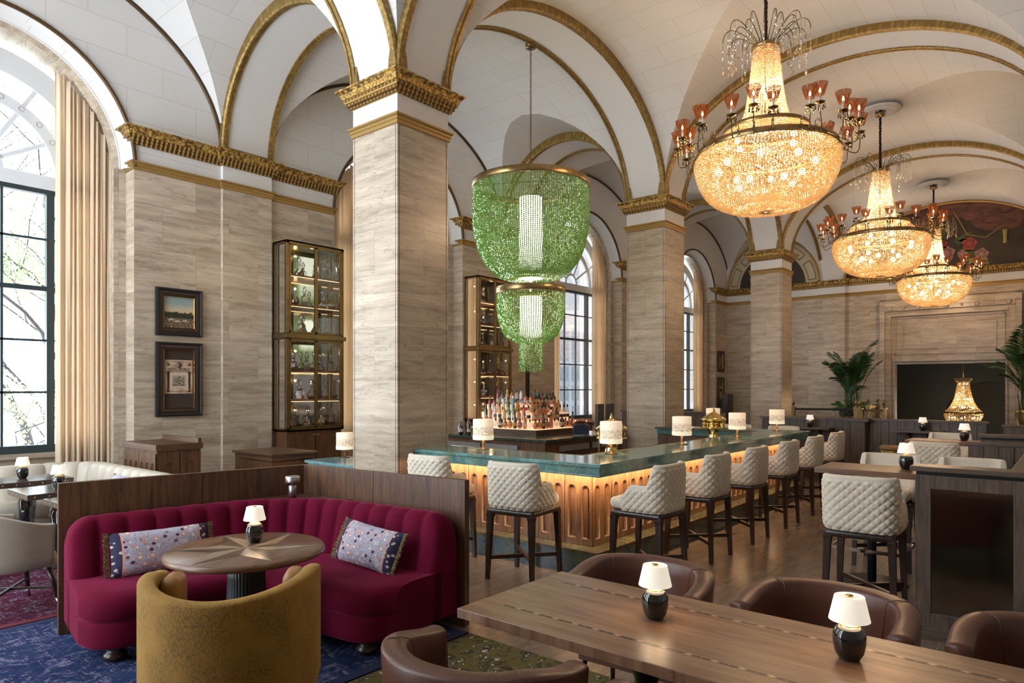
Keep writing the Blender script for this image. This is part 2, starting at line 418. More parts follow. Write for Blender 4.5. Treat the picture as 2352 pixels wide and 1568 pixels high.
# ---- arches: band soffits, gilded edges
def ell(cx,a,b,n=40): return [(cx+a*math.cos(PI-PI*i/n), SP+b*math.sin(PI*i/n)) for i in range(n+1)]
AX,BX=HX,1.97           # arches running along x
YA=(Y1+YW-.06)/2; AY,BY=(YW-.06-Y1)/2,1.6    # aisle cross arches
YN=(YN0+Y0)/2; AN,BN=(Y0-YN0)/2,1.97         # hall cross arches
soff=MB(); edge=MB()
def arc_band(pts, along, c0, c1):
    """pts: (t,z) curve in x or y; band between c0 and c1 on the other axis"""
    def P(t,c,z): return (t,c,z) if along=='x' else (c,t,z)
    L=[0]
    for i in range(1,len(pts)): L.append(L[-1]+math.dist(pts[i],pts[i-1]))
    w=.075
    soff.grid([[P(t,c,z) for c in (c0,c1)] for t,z in pts],uv=lambda i,j:(L[i],[0,w*9][j]))
    # the two gilded edge mouldings, each wrapping the arris
    n=len(pts)
    for c,s in ((c0,-1),(c1,1)):
        rows=[]
        for i,(t,z) in enumerate(pts):
            a=pts[max(0,i-1)]; b=pts[min(n-1,i+1)]; d=Vector((b[0]-a[0],b[1]-a[1])).normalized(); nn=Vector((-d.y,d.x)) # outward (up)
            def Q(cc,o): return P(t+nn.x*o,cc,z+nn.y*o)
            rows.append([Q(c-s*w,.004),Q(c-s*w,-.022),Q(c-s*.02,-.022),Q(c-s*.02,-.035),Q(c+s*.012,-.035),Q(c+s*.03,-.01),Q(c+s*.03,.13)])
        edge.grid(rows,uv=lambda i,j:(L[i],j*.03),smooth=False)
    # foot band
    for i in (0,n-1):
        t,z=pts[i]; e=.03*(1 if i==0 else -1)
        a=P(t-abs(e)*0,c0+w,z); 
        x=sorted([t, t+ (.022 if i==0 else -.022)])
        if along=='x': edge.box(x[0],x[1],c0+w,c1-w,z,z+.07)
        else: edge.box(c0+w,c1-w,x[0],x[1],z,z+.07)
for i,cx in enumerate(bcx):
    if i<4 or True:
        arc_band(ell(cx,AX,BX),'x',Y0,Y1)
        arc_band(ell(cx,AX,BX),'x',YN0-CW,YN0)
for x0 in bays:
    arc_band(ell(YA,AY,BY),'y',x0,x0+CW)
    arc_band(ell(YN,AN,BN),'y',x0,x0+CW)
# ---- vaults
v=MB()
def vault(cx,ax,bx,cy,ay,by):
    ax+=.03; ay+=.03; N=36; K=14
    def zx(t): return SP+bx*math.sin(t)
    # webs springing from the y sides (arch profile in x)
    for sgn in (-1,1):
        rows=[]
        ths=sorted([PI*i/N for i in range(N+1)]+([math.asin(by/bx),PI-math.asin(by/bx)] if by<bx else []))
        for th in ths:
            q=bx*math.sin(th)/by; q=1 if q>1-1e-9 else q; ph=math.asin(q)
            row=[]
            for k in range(K+1):
                p=ph*k/K if q<1 else None
                yy0=ay; yg=ay*math.cos(ph)
                y=yy0+(yg-yy0)*k/K
                row.append((cx-ax*math.cos(th),cy+sgn*y,zx(th)))
            rows.append(row)
        L=[0]
        for i in range(1,len(rows)): L.append(L[-1]+math.dist(rows[i][0],rows[i-1][0]))
        v.grid(rows,uv=lambda i,j,rows=rows,L=L:(rows[i][j][1],L[i]))
        rows=[]
        for i in range(N+1):
            th=PI*i/N; z=by*math.sin(th); q=min(1,z/bx); ph=math.asin(q); row=[]
            for k in range(K+1):
                xx=ax+(ax*math.cos(ph)-ax)*k/K
                row.append((cx+sgn*xx,cy-ay*math.cos(th),SP+z))
            rows.append(row)
        L=[0]
        for i in range(1,N+1): L.append(L[-1]+math.dist(rows[i][0],rows[i-1][0]))
        v.grid(rows,uv=lambda i,j,rows=rows,L=L:(rows[i][j][0],L[i]))
for cx in bcx:
    vault(cx,AX,BX+.10,YA,AY,BY+.14)
    vault(cx,AX,BX+.10,YN,AN,BN+.10)
ceil=v.build('ceiling',M['plaster'],recalc=False); struct(ceil)
soff.build('arch_soffits',M['plaster_flat'],ceil,recalc=False)
edge.build('gilded_arch_edges',M['gold_band'],ceil)
# roof slab above keeps daylight out; rises above the vault crowns
r=MB(); r.box(-1.6,XE+.2,-4.4,YW+.2,7.62,7.8); r.build('roof_slab',M['plaster_flat'],ceil)
# ---- window wall
WR=1.61; WZ=4.82; RI=1.47
w=MB(); wm=MB(); wt=MB()
ztop=7.62
def arcpts(cx,r,n=40): return [(cx-r*math.cos(PI*i/n), WZ+r*math.sin(PI*i/n)) for i in range(n+1)]
edges=[]
for cx in bcx:
    a=arcpts(cx,WR)
    # plaster above the arch
    for i in range(len(a)-1):
        (x0,z0),(x1,z1)=a[i],a[i+1]
        k=w.V((x0,YW,z0),(x1,YW,z1),(x1,YW,ztop),(x0,YW,ztop)); w.F([k,k+1,k+2,k+3])
    # outer white cove of the reveal, then the marble archivolt and inner reveal
    def ring(mb,r0,y0,r1,y1,zlow=WZ,sm=True):
        p0=[(cx-r0,zlow)]+arcpts(cx,r0)+[(cx+r0,zlow)]; p1=[(cx-r1,zlow)]+arcpts(cx,r1)+[(cx+r1,zlow)]
        L=[0]
        for i in range(1,len(p0)): L.append(L[-1]+math.dist(p0[i],p0[i-1]))
        mb.grid([[(p0[i][0],y0,p0[i][1]),(p1[i][0],y1,p1[i][1])] for i in range(len(p0))],uv=lambda i,j:(j*.3,L[i]),smooth=sm)
    ring(w,WR,YW,WR-.03,YW+.14); ring(w,WR-.03,YW+.14,WR-.07,YW+.26); ring(w,WR-.07,YW+.26,WR-.085,YW+.26); ring(w,WR-.085,YW+.26,WR-.085,YW+.29)
    ring(wm,WR,YW,WR,YW+.26,0) if False else None
    ring(wm,WR-.085,YW+.29,RI,YW+.33,0); ring(wm,RI,YW+.33,RI-.03,YW+.62,0)
    # jambs below the springing
    for s in (-1,1):
        x=sorted((cx+s*WR,cx+s*(RI-.02))); wm.box(x[0],x[1],YW+.27,YW+.34,0,WZ)
        w.box(*sorted((cx+s*(WR-.004),cx+s*(WR+.02))),YW,YW+.28,4.79,WZ+.2)
    # thin bronze ring round the arch
    p=arcpts(cx,WR+.015); wt.tube([(x,YW-.005,z) for x,z in p if z>5.2 or True],.028,8)
    edges.append((cx-WR,cx+WR))
# lunette line on the wall (dark bronze, where the vault meets the wall)
for cx in bcx: wt.tube([(x,YW-.005,z) for x,z in ell(cx,AX-.0,BX+.07)],.024,8)
piers=[(-1.4,edges[0][0])]+[(edges[i][1],edges[i+1][0]) for i in range(3)]+[(edges[3][1],XE)]
for x0,x1 in piers:
    wm.box(x0,x1,YW,YW+.6,0,4.79)
    w.box(x0,x1,YW,YW+.6,4.79,ztop)
wl=w.build('wall_left',M['plaster'],recalc=True); struct(wl)
wm.build('marble_cladding',M['marble'],wl); wt.build('bronze_arch_rings',M['bronze_dark'],wl)
# pilasters + the long cornice
pm=MB(); pw=MB(); ct=MB(); cl=MB(); cu=MB()
for i,(x0,x1) in enumerate(piers):
    xb=bays[i] if i<4 else None
    path=[(x0,YW+.3),(x0,YW)]
    if xb is not None:
        pm.box(xb,xb+CW,YW-.06,YW+.1,0,4.79); pw.box(xb,xb+CW,YW-.06,YW+.1,4.79,SP+.0)
        path+=[(xb,YW),(xb,YW-.06),(xb+CW,YW-.06),(xb+CW,YW),(x1,YW),(x1,YW+.3)]
    else: path+=[(XE-.02,YW),(XE-.02,7.0-.02)] if False else [(XE,YW)]
    for mb,pr in ((ct,TRIM),(cl,CAP_LOW),(cu,CAP_UP)): mb.cornice(path,pr,False,1)
pm.build('pilaster',M['marble'],wl); pw.build('pilaster_frieze',M['plaster_flat'],wl)
# sills and the stone apron under each window
sl=MB()
for x0,x1 in edges: sl.box(x0-.0,x1+.0,YW+.55,YW+.80,0,.88); sl.box(x0,x1,YW+.50,YW+.75,.86,.92); sl.box(x0,x1,YW+.52,YW+.6,.70,.76)
sl.build('window_apron',M['marble'],wl)
# ---- end wall with murals, cornice, fireplace-like stone surround
e=MB(); OY0,OY1,OZ=1.66,4.50,2.52
e.box(XE,XE+.35,OY1,YW+.6,0,4.79); e.box(XE,XE+.35,-4.2,OY0,0,4.79); e.box(XE,XE+.35,OY0,OY1,OZ,4.79)
we=e.build('wall_end',M['marble']); struct(we)
q=MB(); q.box(XE,XE+.35,-4.2,YW+.6,4.79,ztop); q.build('upper_wall',M['plaster_flat'],we)
q=MB(); q.box(XE-.06,XE,Y0,Y1,0,4.79); q.build('pilaster',M['marble'],we)
q=MB(); q.box(XE-.06,XE,Y0,Y1,4.79,SP); q.build('pilaster_frieze',M['plaster_flat'],we)
path=[(XE,YW),(XE,Y1),(XE-.06,Y1),(XE-.06,Y0),(XE,Y0),(XE,-4.2)]
for mb,pr in ((ct,TRIM),(cl,CAP_LOW),(cu,CAP_UP)): mb.cornice(path,pr,False,1)
c=ct.build('trim_1',M['gold_trim']); struct(c)
c=cl.build('trim_2',M['gold_dent']); struct(c)
c=cu.build('trim_3',M['gold_orn']); struct(c)
# unseen right-hand wall, added to keep daylight off the right faces of the columns
q=MB(); q.box(-1.6,XE,-4.4,-4.2,0,7.62); struct(q.build('wall_right_light_block',M['plaster_flat']))

# unseen wall added behind the camera to cut daylight; window side left open
q=MB(); q.box(-1.8,-1.6,-4.4,WBY,0,7.62); struct(q.build('wall_back_light_block',M['plaster_flat']))
# ================================================================ small lamps
def shade_mat():
    n=NT('lit_linen_shade'); v=n.uv((1,1,1),obj=True); t=n.noise(v,150,2); 
    n.set(col=(.85,.80,.72),rough=.9,em=(1,.88,.72),es=n.math('MULTIPLY_ADD',t.outputs[0],.08,.17)); return n.m
M['shade']=shade_mat()
def barshade_mat():
    n=NT('printed_parchment_shade'); c=n.n('TexCoord'); sp=n.n('SeparateXYZ'); n.l(c.outputs['Object'],sp.inputs[0])
    v=n.uv((1,1,2.2),obj=True); t=n.noise(v,26,6,.7,.6); vn=n.math('ABSOLUTE',n.math('SUBTRACT',t.outputs[0],.5))
    z=sp.outputs[2]
    ink=n.ramp(vn,(0,1.0),(.045,0.0))
    band=n.ramp(n.math('MULTIPLY',n.math('SUBTRACT',z,.13),1/.20),(.12,0),(.2,1.0),(.62,.9),(.72,0.0))
    k=n.math('MULTIPLY',n.math('MULTIPLY',ink,band),.95)
    col=n.mix(k,(.93,.78,.60),(.10,.06,.04)); n.set(col=col,rough=.9,em=n.mix(k,(1,.74,.50),(.05,.02,.01)),es=.15); return n.m
M['barshade']=barshade_mat()
M['fringe']=emis('lit_fringe',(1,.86,.58),.18,(.9,.85,.65))
M['bulb']=emis('glowing_bulb',(1,.80,.50),6)
def make_table_lamp():
    t=thing('table_lamp','x','lamp')
    b=MB(); b.lathe([(0,0),(.030,0),(.038,.006),(.052,.03),(.059,.065),(.058,.095),(.049,.118),(.036,.128)],48,mod=lambda a,z:1-.022*abs(math.sin(a*7))**.6*(1 if .01<z<.12 else 0))
    b.build('base',M['blackgloss'],t)
    b=MB(); b.lathe([(.036,.126),(.033,.132),(.014,.136),(.009,.15),(.009,.225),(0,.226)],20); b.build('neck',M['brass'],t)
    b=MB(); b.lathe([(.072,.148),(.052,.236)],40,caps=False); b.lathe([(.0535,.232),(0,.232)],40,caps=False); b.build('lamp_shade',M['shade'],t)
    b=MB(); b.lathe([(0,.2395),(.013,.2395),(.013,.233),(0,.233)],16); b.build('shade_knob',M['brass'],t)
    return t
TL=tree(make_table_lamp())
def make_bar_lamp():
    t=thing('bar_lamp','x','lamp')
    b=MB(); b.lathe([(0,0),(.075,0),(.075,.008),(.02,.011),(.018,.05),(.015,.055),(.015,.14),(0,.14)],28); b.build('stand',simple('dark_bronze_stand',(.12,.085,.05),.3,1),t)
    b=MB(); b.lathe([(.118,.155),(.118,.345),(.112,.35),(.0,.338)],44,caps=False); b.build('lamp_shade',M['barshade'],t)
    b=MB(); b.lathe([(.120,.115),(.1215,.165)],88,caps=False,mod=lambda a,z:1+.006*math.sin(a*44)); b.build('fringe',M['fringe'],t)
    return t
BL=tree(make_bar_lamp())
used=set()
def put(T,key,loc,rz=0,label=None,group=None,scale=None):
    """first use moves the original, later uses copy it"""
    if key not in used:
        used.add(key); r=T[0][0]; r.location=loc; r.rotation_euler=(0,0,rz)
        if label: r['label']=label
        if group: r['group']=group
        if scale: r.scale=(scale,)*3
        return r
    return dup(T,loc,rz,label,group,scale)
ZB=1.07
for loc,rz,lab in (((5.82,5.27,ZB),.3,'drum-shade bar lamp on the short side of the bar, in front of the bottle display'),
    ((6.30,3.86,ZB),.9,'drum-shade bar lamp at the near corner of the bar top'),
    ((7.93,3.83,ZB),2.1,'drum-shade bar lamp on the long bar side, just right of the second column'),
    ((9.60,3.78,ZB),3.0,'drum-shade bar lamp standing in front of the right brass beer tower'),
    ((11.42,3.83,ZB),4.4,'drum-shade bar lamp nearest the far right end of the bar'),
    ((11.47,4.95,ZB),5.1,'small drum-shade bar lamp on the far bar return, left of a brass tower'),
    ((5.88,7.95,.80),5.5,'drum-shade bar lamp on the low blue counter left of the nearest column')):
    put(BL,'bl',loc,rz,lab,'drum-shade lamps along the bar')
# ================================================================ the bar
bar=thing('bar_counter','U-shaped bar with blue-green marble top and glowing walnut front with arched flutes','bar',(5.36,3.40,0))
def Lb(b): return b     # coordinates below are world; shift at the end
OX,OY=5.36,3.40
def wb(b,name,mat,parent=bar,**k):
    o=b.build(name,mat,parent,**k)
    o.data.transform(Matrix.Translation((-OX,-OY,0))); return o
# counter top: U shape (outer X 5.36..11.78, Y 3.40..)
def ushape(d,in_):  # d = inset of the outside, in_ = inner offset
    x0,x1,y0=OX+d,11.78-d,OY+d; xi0,xi1,yi=OX+.63-in_,11.14+in_,OY+.62-in_
    ya,yb=Y0-.01,5.90
    return [(x0,ya),(x0,y0),(x1,y0),(x1,yb),(xi1,yb),(xi1,yi),(xi0,yi),(xi0,ya)]
b=MB(); b.prism(ushape(0,0),1.035,1.07); b.prism(ushape(.025,.06),.955,1.035); b.prism(ushape(.012,.06),.945,.962); wb(b,'counter_top',M['teal'],bevel=.004)
b=MB(); b.tube([(OX+.635,Y0-.01,1.062),(OX+.635,OY+.625,1.062),(11.135,OY+.625,1.062),(11.135,5.9,1.062)],.012,6); wb(b,'brass_edge',M['brass_dull'])
# fluted front: panels with arched recesses
DX=.20
def arch_panel(b,p0,p1,z0,z1,nrm,n,aw=.085,ztop=None,zbot=None,depth=.02):
    """flat panel from p0 to p1 (plan), with n real arched recesses; nrm = outward normal"""
    p0=Vector(p0);p1=Vector(p1);d=(p1-p0);L=d.length;d.normalize();nn=Vector(nrm)
    def P(s,z,o): q=p0+d*s+nn*o; return (q.x,q.y,z)
    cells=n; cw=L/n
    for k in range(n):
        a=k*cw; c=a+cw/2; zt=ztop-aw/2; 
        arc=[(c-aw/2*math.cos(PI*i/10),zt+aw/2*math.sin(PI*i/10)) for i in range(11)]
        # left, right, bottom
        i=b.V(P(a,z0,0),P(c-aw/2,z0,0),P(c-aw/2,zt,0),P(a,zt,0)); b.F([i,i+1,i+2,i+3])
        i=b.V(P(c+aw/2,z0,0),P(a+cw,z0,0),P(a+cw,zt,0),P(c+aw/2,zt,0)); b.F([i,i+1,i+2,i+3])
        i=b.V(P(c-aw/2,z0,0),P(c+aw/2,z0,0),P(c+aw/2,zbot,0),P(c-aw/2,zbot,0)); b.F([i,i+1,i+2,i+3])
        i=b.V(P(a,zt,0),P(a,z1,0),P(a+cw,z1,0),P(a+cw,zt,0))
        m=b.V(*[P(s,z,0) for s,z in arc]); t=b.V(*[P(s,z1,0) for s,z in arc])
        b.F([i,m,t,i+1]); b.F([m+10,i+3,i+2,t+10])
        for q in range(10): b.F([m+q,m+q+1,t+q+1,t+q])
        # recess walls and back
        loop=[(c-aw/2,zbot)]+arc+[(c+aw/2,zbot)]
        f0=b.V(*[P(s,z,0) for s,z in loop]); f1=b.V(*[P(c+(s-c)*.86,zbot+.012+(z-zbot)*.985 if z==zbot else z-.006,-depth) for s,z in loop]); N=len(loop)
        for q in range(N): b.F([f0+q,f0+(q+1)%N,f1+(q+1)%N,f1+q],None,True)
        b.F([f1+q for q in range(N)])
    i=b.V(P(0,z0,-.06),P(L,z0,-.06),P(L,z1,-.06),P(0,z1,-.06)); b.F([i,i+1,i+2,i+3])
dx0,dy0=OX+.24,OY+.24; dx1=11.78-.24
def front_run(p0,p1,nrm,width=.34,per=2,z0=.235,z1=.95,aw=.095,depth=.032):
    p0=Vector(p0);p1=Vector(p1);L=(p1-p0).length;n=max(1,round(L/width));d=(p1-p0)/n
    for k in range(n):
        b=MB(); g=(p1-p0).normalized()*.003
        arch_panel(b,p0+d*k+g,p0+d*(k+1)-g,z0,z1,nrm,per,aw,z1-.13,z0+.06,depth); yield b
for bb in front_run((dx0,dy0),(dx0,Y0-.01),(-1,0)): wb(bb,'front_panel',M['walnut_bar'],recalc=True)
for bb in front_run((dx0,dy0),(dx1,dy0),(0,-1),.34,2): wb(bb,'front_panel',M['walnut_bar'])
b=MB(); b.box(dx0+.062,dx0+.30,dy0+.062,Y0-.01,.1,.95); b.box(dx0+.062,dx1-.03,dy0+.062,dy0+.30,.1,.95); b.box(dx1-.3,dx1,dy0,5.9,.1,.95); wb(b,'carcass',M['walnut'])
# marble step
b=MB(); b.box(5.42,5.75,3.47,Y0-.01,0,.20); b.box(5.75,11.66,3.47,3.75,0,.20); wb(b,'plinth',M['plinth'])
b=MB(); b.box(5.405,5.75,3.455,Y0-.01,.20,.232); b.box(5.75,11.67,3.455,3.75,.20,.232); wb(b,'plinth_top',M['plinthtop'])
# warm strip light under the counter overhang
M['strip']=emis('warm_strip_light',(1,.62,.28),1.0)
b=MB(); b.box(OX+.16,OX+.18,OY+.18,Y0-.05,.935,.945); b.box(OX+.18,11.6,OY+.16,OY+.18,.935,.945); wb(b,'strip_light',M['strip'])
def area(name,loc,rot,sx,sy,power,col,parent=None):
    l=bpy.data.lights.new(name,'AREA'); l.shape='RECTANGLE'; l.size=sx; l.size_y=sy; l.energy=power; l.color=col
    o=bpy.data.objects.new(name,l); COL.objects.link(o); o.location=loc; o.rotation_euler=rot
    if parent: o.parent=parent; o.location=Vector(loc)-Vector(parent.location)
    return o
def point(name,loc,power,col,r=.05,parent=None):
    l=bpy.data.lights.new(name,'POINT'); l.energy=power; l.color=col; l.shadow_soft_size=r
    o=bpy.data.objects.new(name,l); COL.objects.link(o); o.location=loc
    if parent: o.parent=parent; o.location=Vector(loc)-Vector(parent.location)
    return o
WARM=(1,.68,.38)
area('under_counter_glow',(OX+.14,(OY+Y0)/2,.93),(0,math.radians(-38),0),.03,2.4,5,WARM,bar)
area('under_counter_glow',((OX+11.78)/2,OY+.14,.93),(math.radians(38),0,0),6.2,.03,13,WARM,bar)
# inner working shelf with sinks
b=MB(); b.box(6.0,11.12,4.02,4.5,.84,.88); b.box(5.99,6.4,4.5,5.9,.84,.88); b.box(6.0,11.1,4.03,4.06,.2,.95); wb(b,'work_shelf',M['steel'])
# low section beyond the column
low=thing('low_bar_counter','low blue marble counter section between the nearest column and the walnut console','counter',(5.33,6.78,0))
b=MB(); b.prism([(0,0),(.68,0),(.68,1.32),(0,1.32)],.765,.80); b.prism([(.03,0),(.66,0),(.66,1.29),(.03,1.29)],.69,.765); b.prism([(.01,0),(.66,0),(.66,1.30),(.01,1.30)],.68,.695); b.build('counter_top',teal('pale_blue_marble',.15,(.10,.24,.29),(.30,.50,.52),(.22,.34,.28)),low)
b=MB(); b.box(.22,.6,0,1.27,.1,.68); b.build('front_panel',M['walnut_bar'],low)
b=MB(); b.box(.08,.6,0,1.29,0,.10); b.build('plinth',M['plinth'],low)
area('under_counter_glow',(5.33+.12,7.4,.66),(0,math.radians(-35),0),.03,1.1,4,WARM)
# walnut console
con=thing('walnut_console','walnut console cabinet against the window wall, left of the low blue counter','cabinet',(4.88,8.18,0))
b=MB(); b.rbox(0,.72,0,1.02,.865,.90,.008); b.build('top',M['walnut_h'],con)
b=MB(); b.box(.03,.69,.03,.99,.80,.865); b.build('frieze',M['walnut_h'],con)
b=MB(); b.box(.03,.69,.03,.99,0,.79); b.build('body',M['walnut'],con)
for k in range(3):
    b=MB(); arch_panel(b,(.028,.05+k*.31),(.028,.34+k*.31),.05,.78,(-1,0),2,.07,.66,.12,.015); b.build('door',M['walnut'],con)
    b=MB(); arch_panel(b,(.06+k*.21,.028),(.25+k*.21,.028),.05,.78,(0,-1),1,.07,.66,.12,.015); b.build('side_panel',M['walnut'],con)
# host cabinet
hc=thing('host_cabinet','walnut service cabinet with arched flutes behind the beige banquette','cabinet',(3.50,8.36,0))
b=MB(); b.box(0,.56,0,1.0,1.03,1.10); b.build('top',M['walnut_h'],hc)
b=MB(); b.box(.02,.54,.02,.98,0,1.03); b.build('body',M['walnut'],hc)
b=MB(); b.box(.50,.54,.0,1.0,1.10,1.16); b.build('upstand',M['walnut_h'],hc)
for k in range(2):
    b=MB(); arch_panel(b,(.005,.03+k*.47),(.005,.49+k*.47),.05,1.0,(-1,0),3,.075,.88,.15,.02); b.build('side_panel',M['walnut'],hc)
    b=MB(); arch_panel(b,(.03+k*.255,.008),(.275+k*.255,.008),.05,1.0,(0,-1),1,.13,.88,.15,.015); b.build('door',M['walnut'],hc)
# ================================================================ back-bar island
isl=thing('back_bar_island','dark walnut island with green marble top holding the bottles inside the bar','counter',(8.92,6.70,0))
b=MB(); b.box(0,2.58,0,2.35,.88,.92); b.build('counter_top',teal('dark_green_marble',.12,(.015,.035,.03),(.07,.12,.095),(.04,.05,.03)),isl)
b=MB(); b.box(.06,2.52,.06,2.3,.0,.88); b.build('body',M['walnut'],isl)
for k in range(2):
    b=MB(); b.box(.02,.05,.62+k*.85,1.42+k*.85,.70,.80); b.build('drawer_front',M['steel'],isl)
for k in range(2):
    b=MB(); b.box(.42+k*1.0,1.32+k*1.0,.02,.05,.70,.80); b.build('drawer_front',M['steel'],isl)
b=MB()
for k in range(6):
    b.box(2.05,2.18,.05,.058,.35+k*.05,.37+k*.05); b.box(2.24,2.37,.05,.058,.35+k*.05,.37+k*.05)
b.build('vent_slots',M['black'],isl)
# lit riser for the bottles
rs=thing('bottle_riser','stepped walnut riser with glowing glass steps under the bar bottles','display',(9.72,7.52,.92))
M['glowstep']=emis('glowing_amber_step',(1,.60,.34),.36,(.8,.5,.3))
TIER=[(0,.10),(.15,.24),(.30,.38),(.46,.53)]   # inset, height of the step top
b=MB(); b.box(0,1.45,0,1.6,0,.09); b.build('plinth',M['walnut_h'],rs)
for i,(o_,h_) in enumerate(TIER):
    b=MB(); b.box(o_+.004,1.45-.004,o_+.004,1.6-.004,.09 if i==0 else TIER[i-1][1],h_); b.build('step',M['glowstep'],rs)
# ---- bottles
def liquid(name,c): return simple(name,c,.12,0,coat=.6)
BC={'clear':(.62,.60,.56),'amber':(.46,.13,.02),'red':(.28,.01,.02),'green':(.02,.12,.03),'dark':(.012,.010,.008),'honey':(.62,.33,.07),'frost':(.62,.64,.70),'blue':(.10,.38,.48)}
BM={k:NT('bottle_'+k).set(col=v,rough=.07,coat=.8,alpha={'clear':.35,'frost':.8,'dark':.97,'green':.9}.get(k,.78),spec=.7).m for k,v in BC.items()}
LABELC=[simple('paper_label_'+n,c,.6) for n,c in (('cream',(.50,.44,.35)),('black',(.03,.03,.03)),('yellow',(.45,.30,.04)),('blue',(.10,.13,.30)),('white',(.55,.55,.53)),('red',(.4,.04,.03)))]
def bottle_proto(kind,glassm,liq,lab,cap):
    t=thing('liquor_bottle','x','bottle')
    prof={'std':[(0,0),(.036,0),(.038,.01),(.038,.17),(.03,.195),(.014,.225),(.013,.285),(0,.285)],
          'slim':[(0,0),(.030,0),(.031,.02),(.033,.2),(.026,.225),(.013,.255),(.012,.315),(0,.315)],
          'squat':[(0,0),(.045,0),(.047,.01),(.047,.12),(.038,.145),(.014,.165),(.013,.215),(0,.215)],
          'round':[(0,0),(.025,0),(.045,.03),(.056,.065),(.05,.105),(.03,.128),(.014,.14),(.013,.175),(0,.175)],
          'wide':[(0,0),(.03,0),(.05,.02),(.053,.09),(.047,.15),(.02,.18),(.015,.23),(0,.23)],
          'wine':[(0,0),(.036,0),(.0375,.01),(.0375,.18),(.027,.215),(.014,.245),(.014,.305),(0,.305)]}[kind]
    H=prof[-1][1]; b=MB(); b.lathe(prof,14); b.build('body',glassm,t)
    b=MB(); b.lathe([(.0155,H-.045),(.0155,H+.008),(0,H+.01)],10,caps=False); b.build('cap',cap,t)
    if lab is not None and kind!='round':
        R={'std':.0387,'slim':.0335,'squat':.0477,'round':.0565,'wide':.0535,'wine':.0382}[kind]
        z0,z1=(.05,.11 if kind!='squat' else .085)
        b=MB(); b.lathe([(R,z0),(R,z1)],16,caps=False,a0=PI*.75,a1=PI*1.95); b.build('label',lab,t)
    return t
rng=random.Random(5)
caps=[M['black'],M['brass'],simple('red_cap',(.35,.02,.02),.3),simple('blue_cap',(.02,.06,.25),.3),simple('cork',(.5,.33,.18),.7),simple('white_cap',(.75,.75,.73),.4),simple('yellow_cap',(.7,.5,.05),.4)]
spec=[('std','amber','cream',0),('slim','frost','blue',3),('squat','amber','cream',0),('wide','clear','red',4),('std','green','white',0),('wide','amber','yellow',1),('std','clear','black',0),('slim','blue','white',5),('round','clear','blue',0),('round','amber','black',0),('round','red',None,0),('std','dark','yellow',0),('wine','dark','cream',2),('slim','honey','black',0),('std','honey','white',6),('wide','dark','cream',0),('slim','red','white',2),('squat','honey',None,4)]
LN={'cream':0,'black':1,'yellow':2,'blue':3,'white':4,'red':5}
protos=[]
for kd,g,lb,cp in spec: protos.append((kd,g,tree(bottle_proto(kd,BM[g],None,LABELC[LN[lb]] if lb else None,caps[cp]))))
CN={'clear':'clear','amber':'amber','red':'red','green':'green','dark':'near-black','honey':'honey-coloured','frost':'frosted white','blue':'pale blue'}
KN={'std':'straight-sided','slim':'slender','squat':'squat square-shouldered','round':'round flask-like','wide':'broad','wine':'wine'}
def put_bottle(i,loc,lab,grp):
    kd,g,T=protos[i]; nm='%s %s bottle %s'%(CN[g],KN[kd],lab)
    put(T,'bt%d'%i,loc,rng.uniform(-.5,.5),nm,grp,1)
ROWN=['on the lowest glowing step of the riser','on the second glowing step of the riser','on the third glowing step of the riser','on the top of the bottle riser']
ORD=['first','second','third','fourth','fifth','sixth','seventh','eighth','ninth','tenth','eleventh','twelfth','thirteenth','fourteenth']; STN=['lowest','second','third','top']
for ti,(o_,h_) in enumerate(TIER):
    z=.92+h_; W_=1.45; D_=1.6; seq=[8,9,10,8,9,0,15,11] if ti==0 else None
    xs=[o_+.08+k*.118 for k in range(int((W_-o_-.1)/.118))]; ys=[o_+.2+k*.118 for k in range(int((D_-o_-.2)/.118))]
    grp='bottles '+ROWN[ti]; c=0
    for k,x in enumerate(xs):
        i=seq[(k*3+1)%8] if ti==0 else rng.choice([0,1,2,3,4,5,6,13,14,15,12,11,17,6,0,5])
        put_bottle(i,(9.72+x,7.52+o_+.075,z),'%s from the corner along the right front, %s step'%(ORD[k],STN[ti]),grp)
    for k,y in enumerate(ys):
        i=seq[(k*5)%8] if ti==0 else rng.choice([0,1,2,3,4,7,16,5,6,14,13,12,17,0,6])
        put_bottle(i,(9.72+o_+.075,7.52+y,z),'%s from the corner along the left side, %s step'%(ORD[k],STN[ti]),grp)
for k,(x,y) in enumerate(((8.75+.35,6.70+1.9),(9.1,8.3),(9.05,8.75))): put_bottle([12,16,15][k],(x,y,.92),'standing apart on the green marble left of the riser','bottles standing left of the riser')
# every prototype that found no place stands on the hidden back of the top step
for i in range(len(protos)):
    if 'bt%d'%i not in used: put_bottle(i,(10.6+.1*(i%5),8.4+.12*(i//5),.92+.53),'on the top of the bottle riser','bottles on the top of the bottle riser')
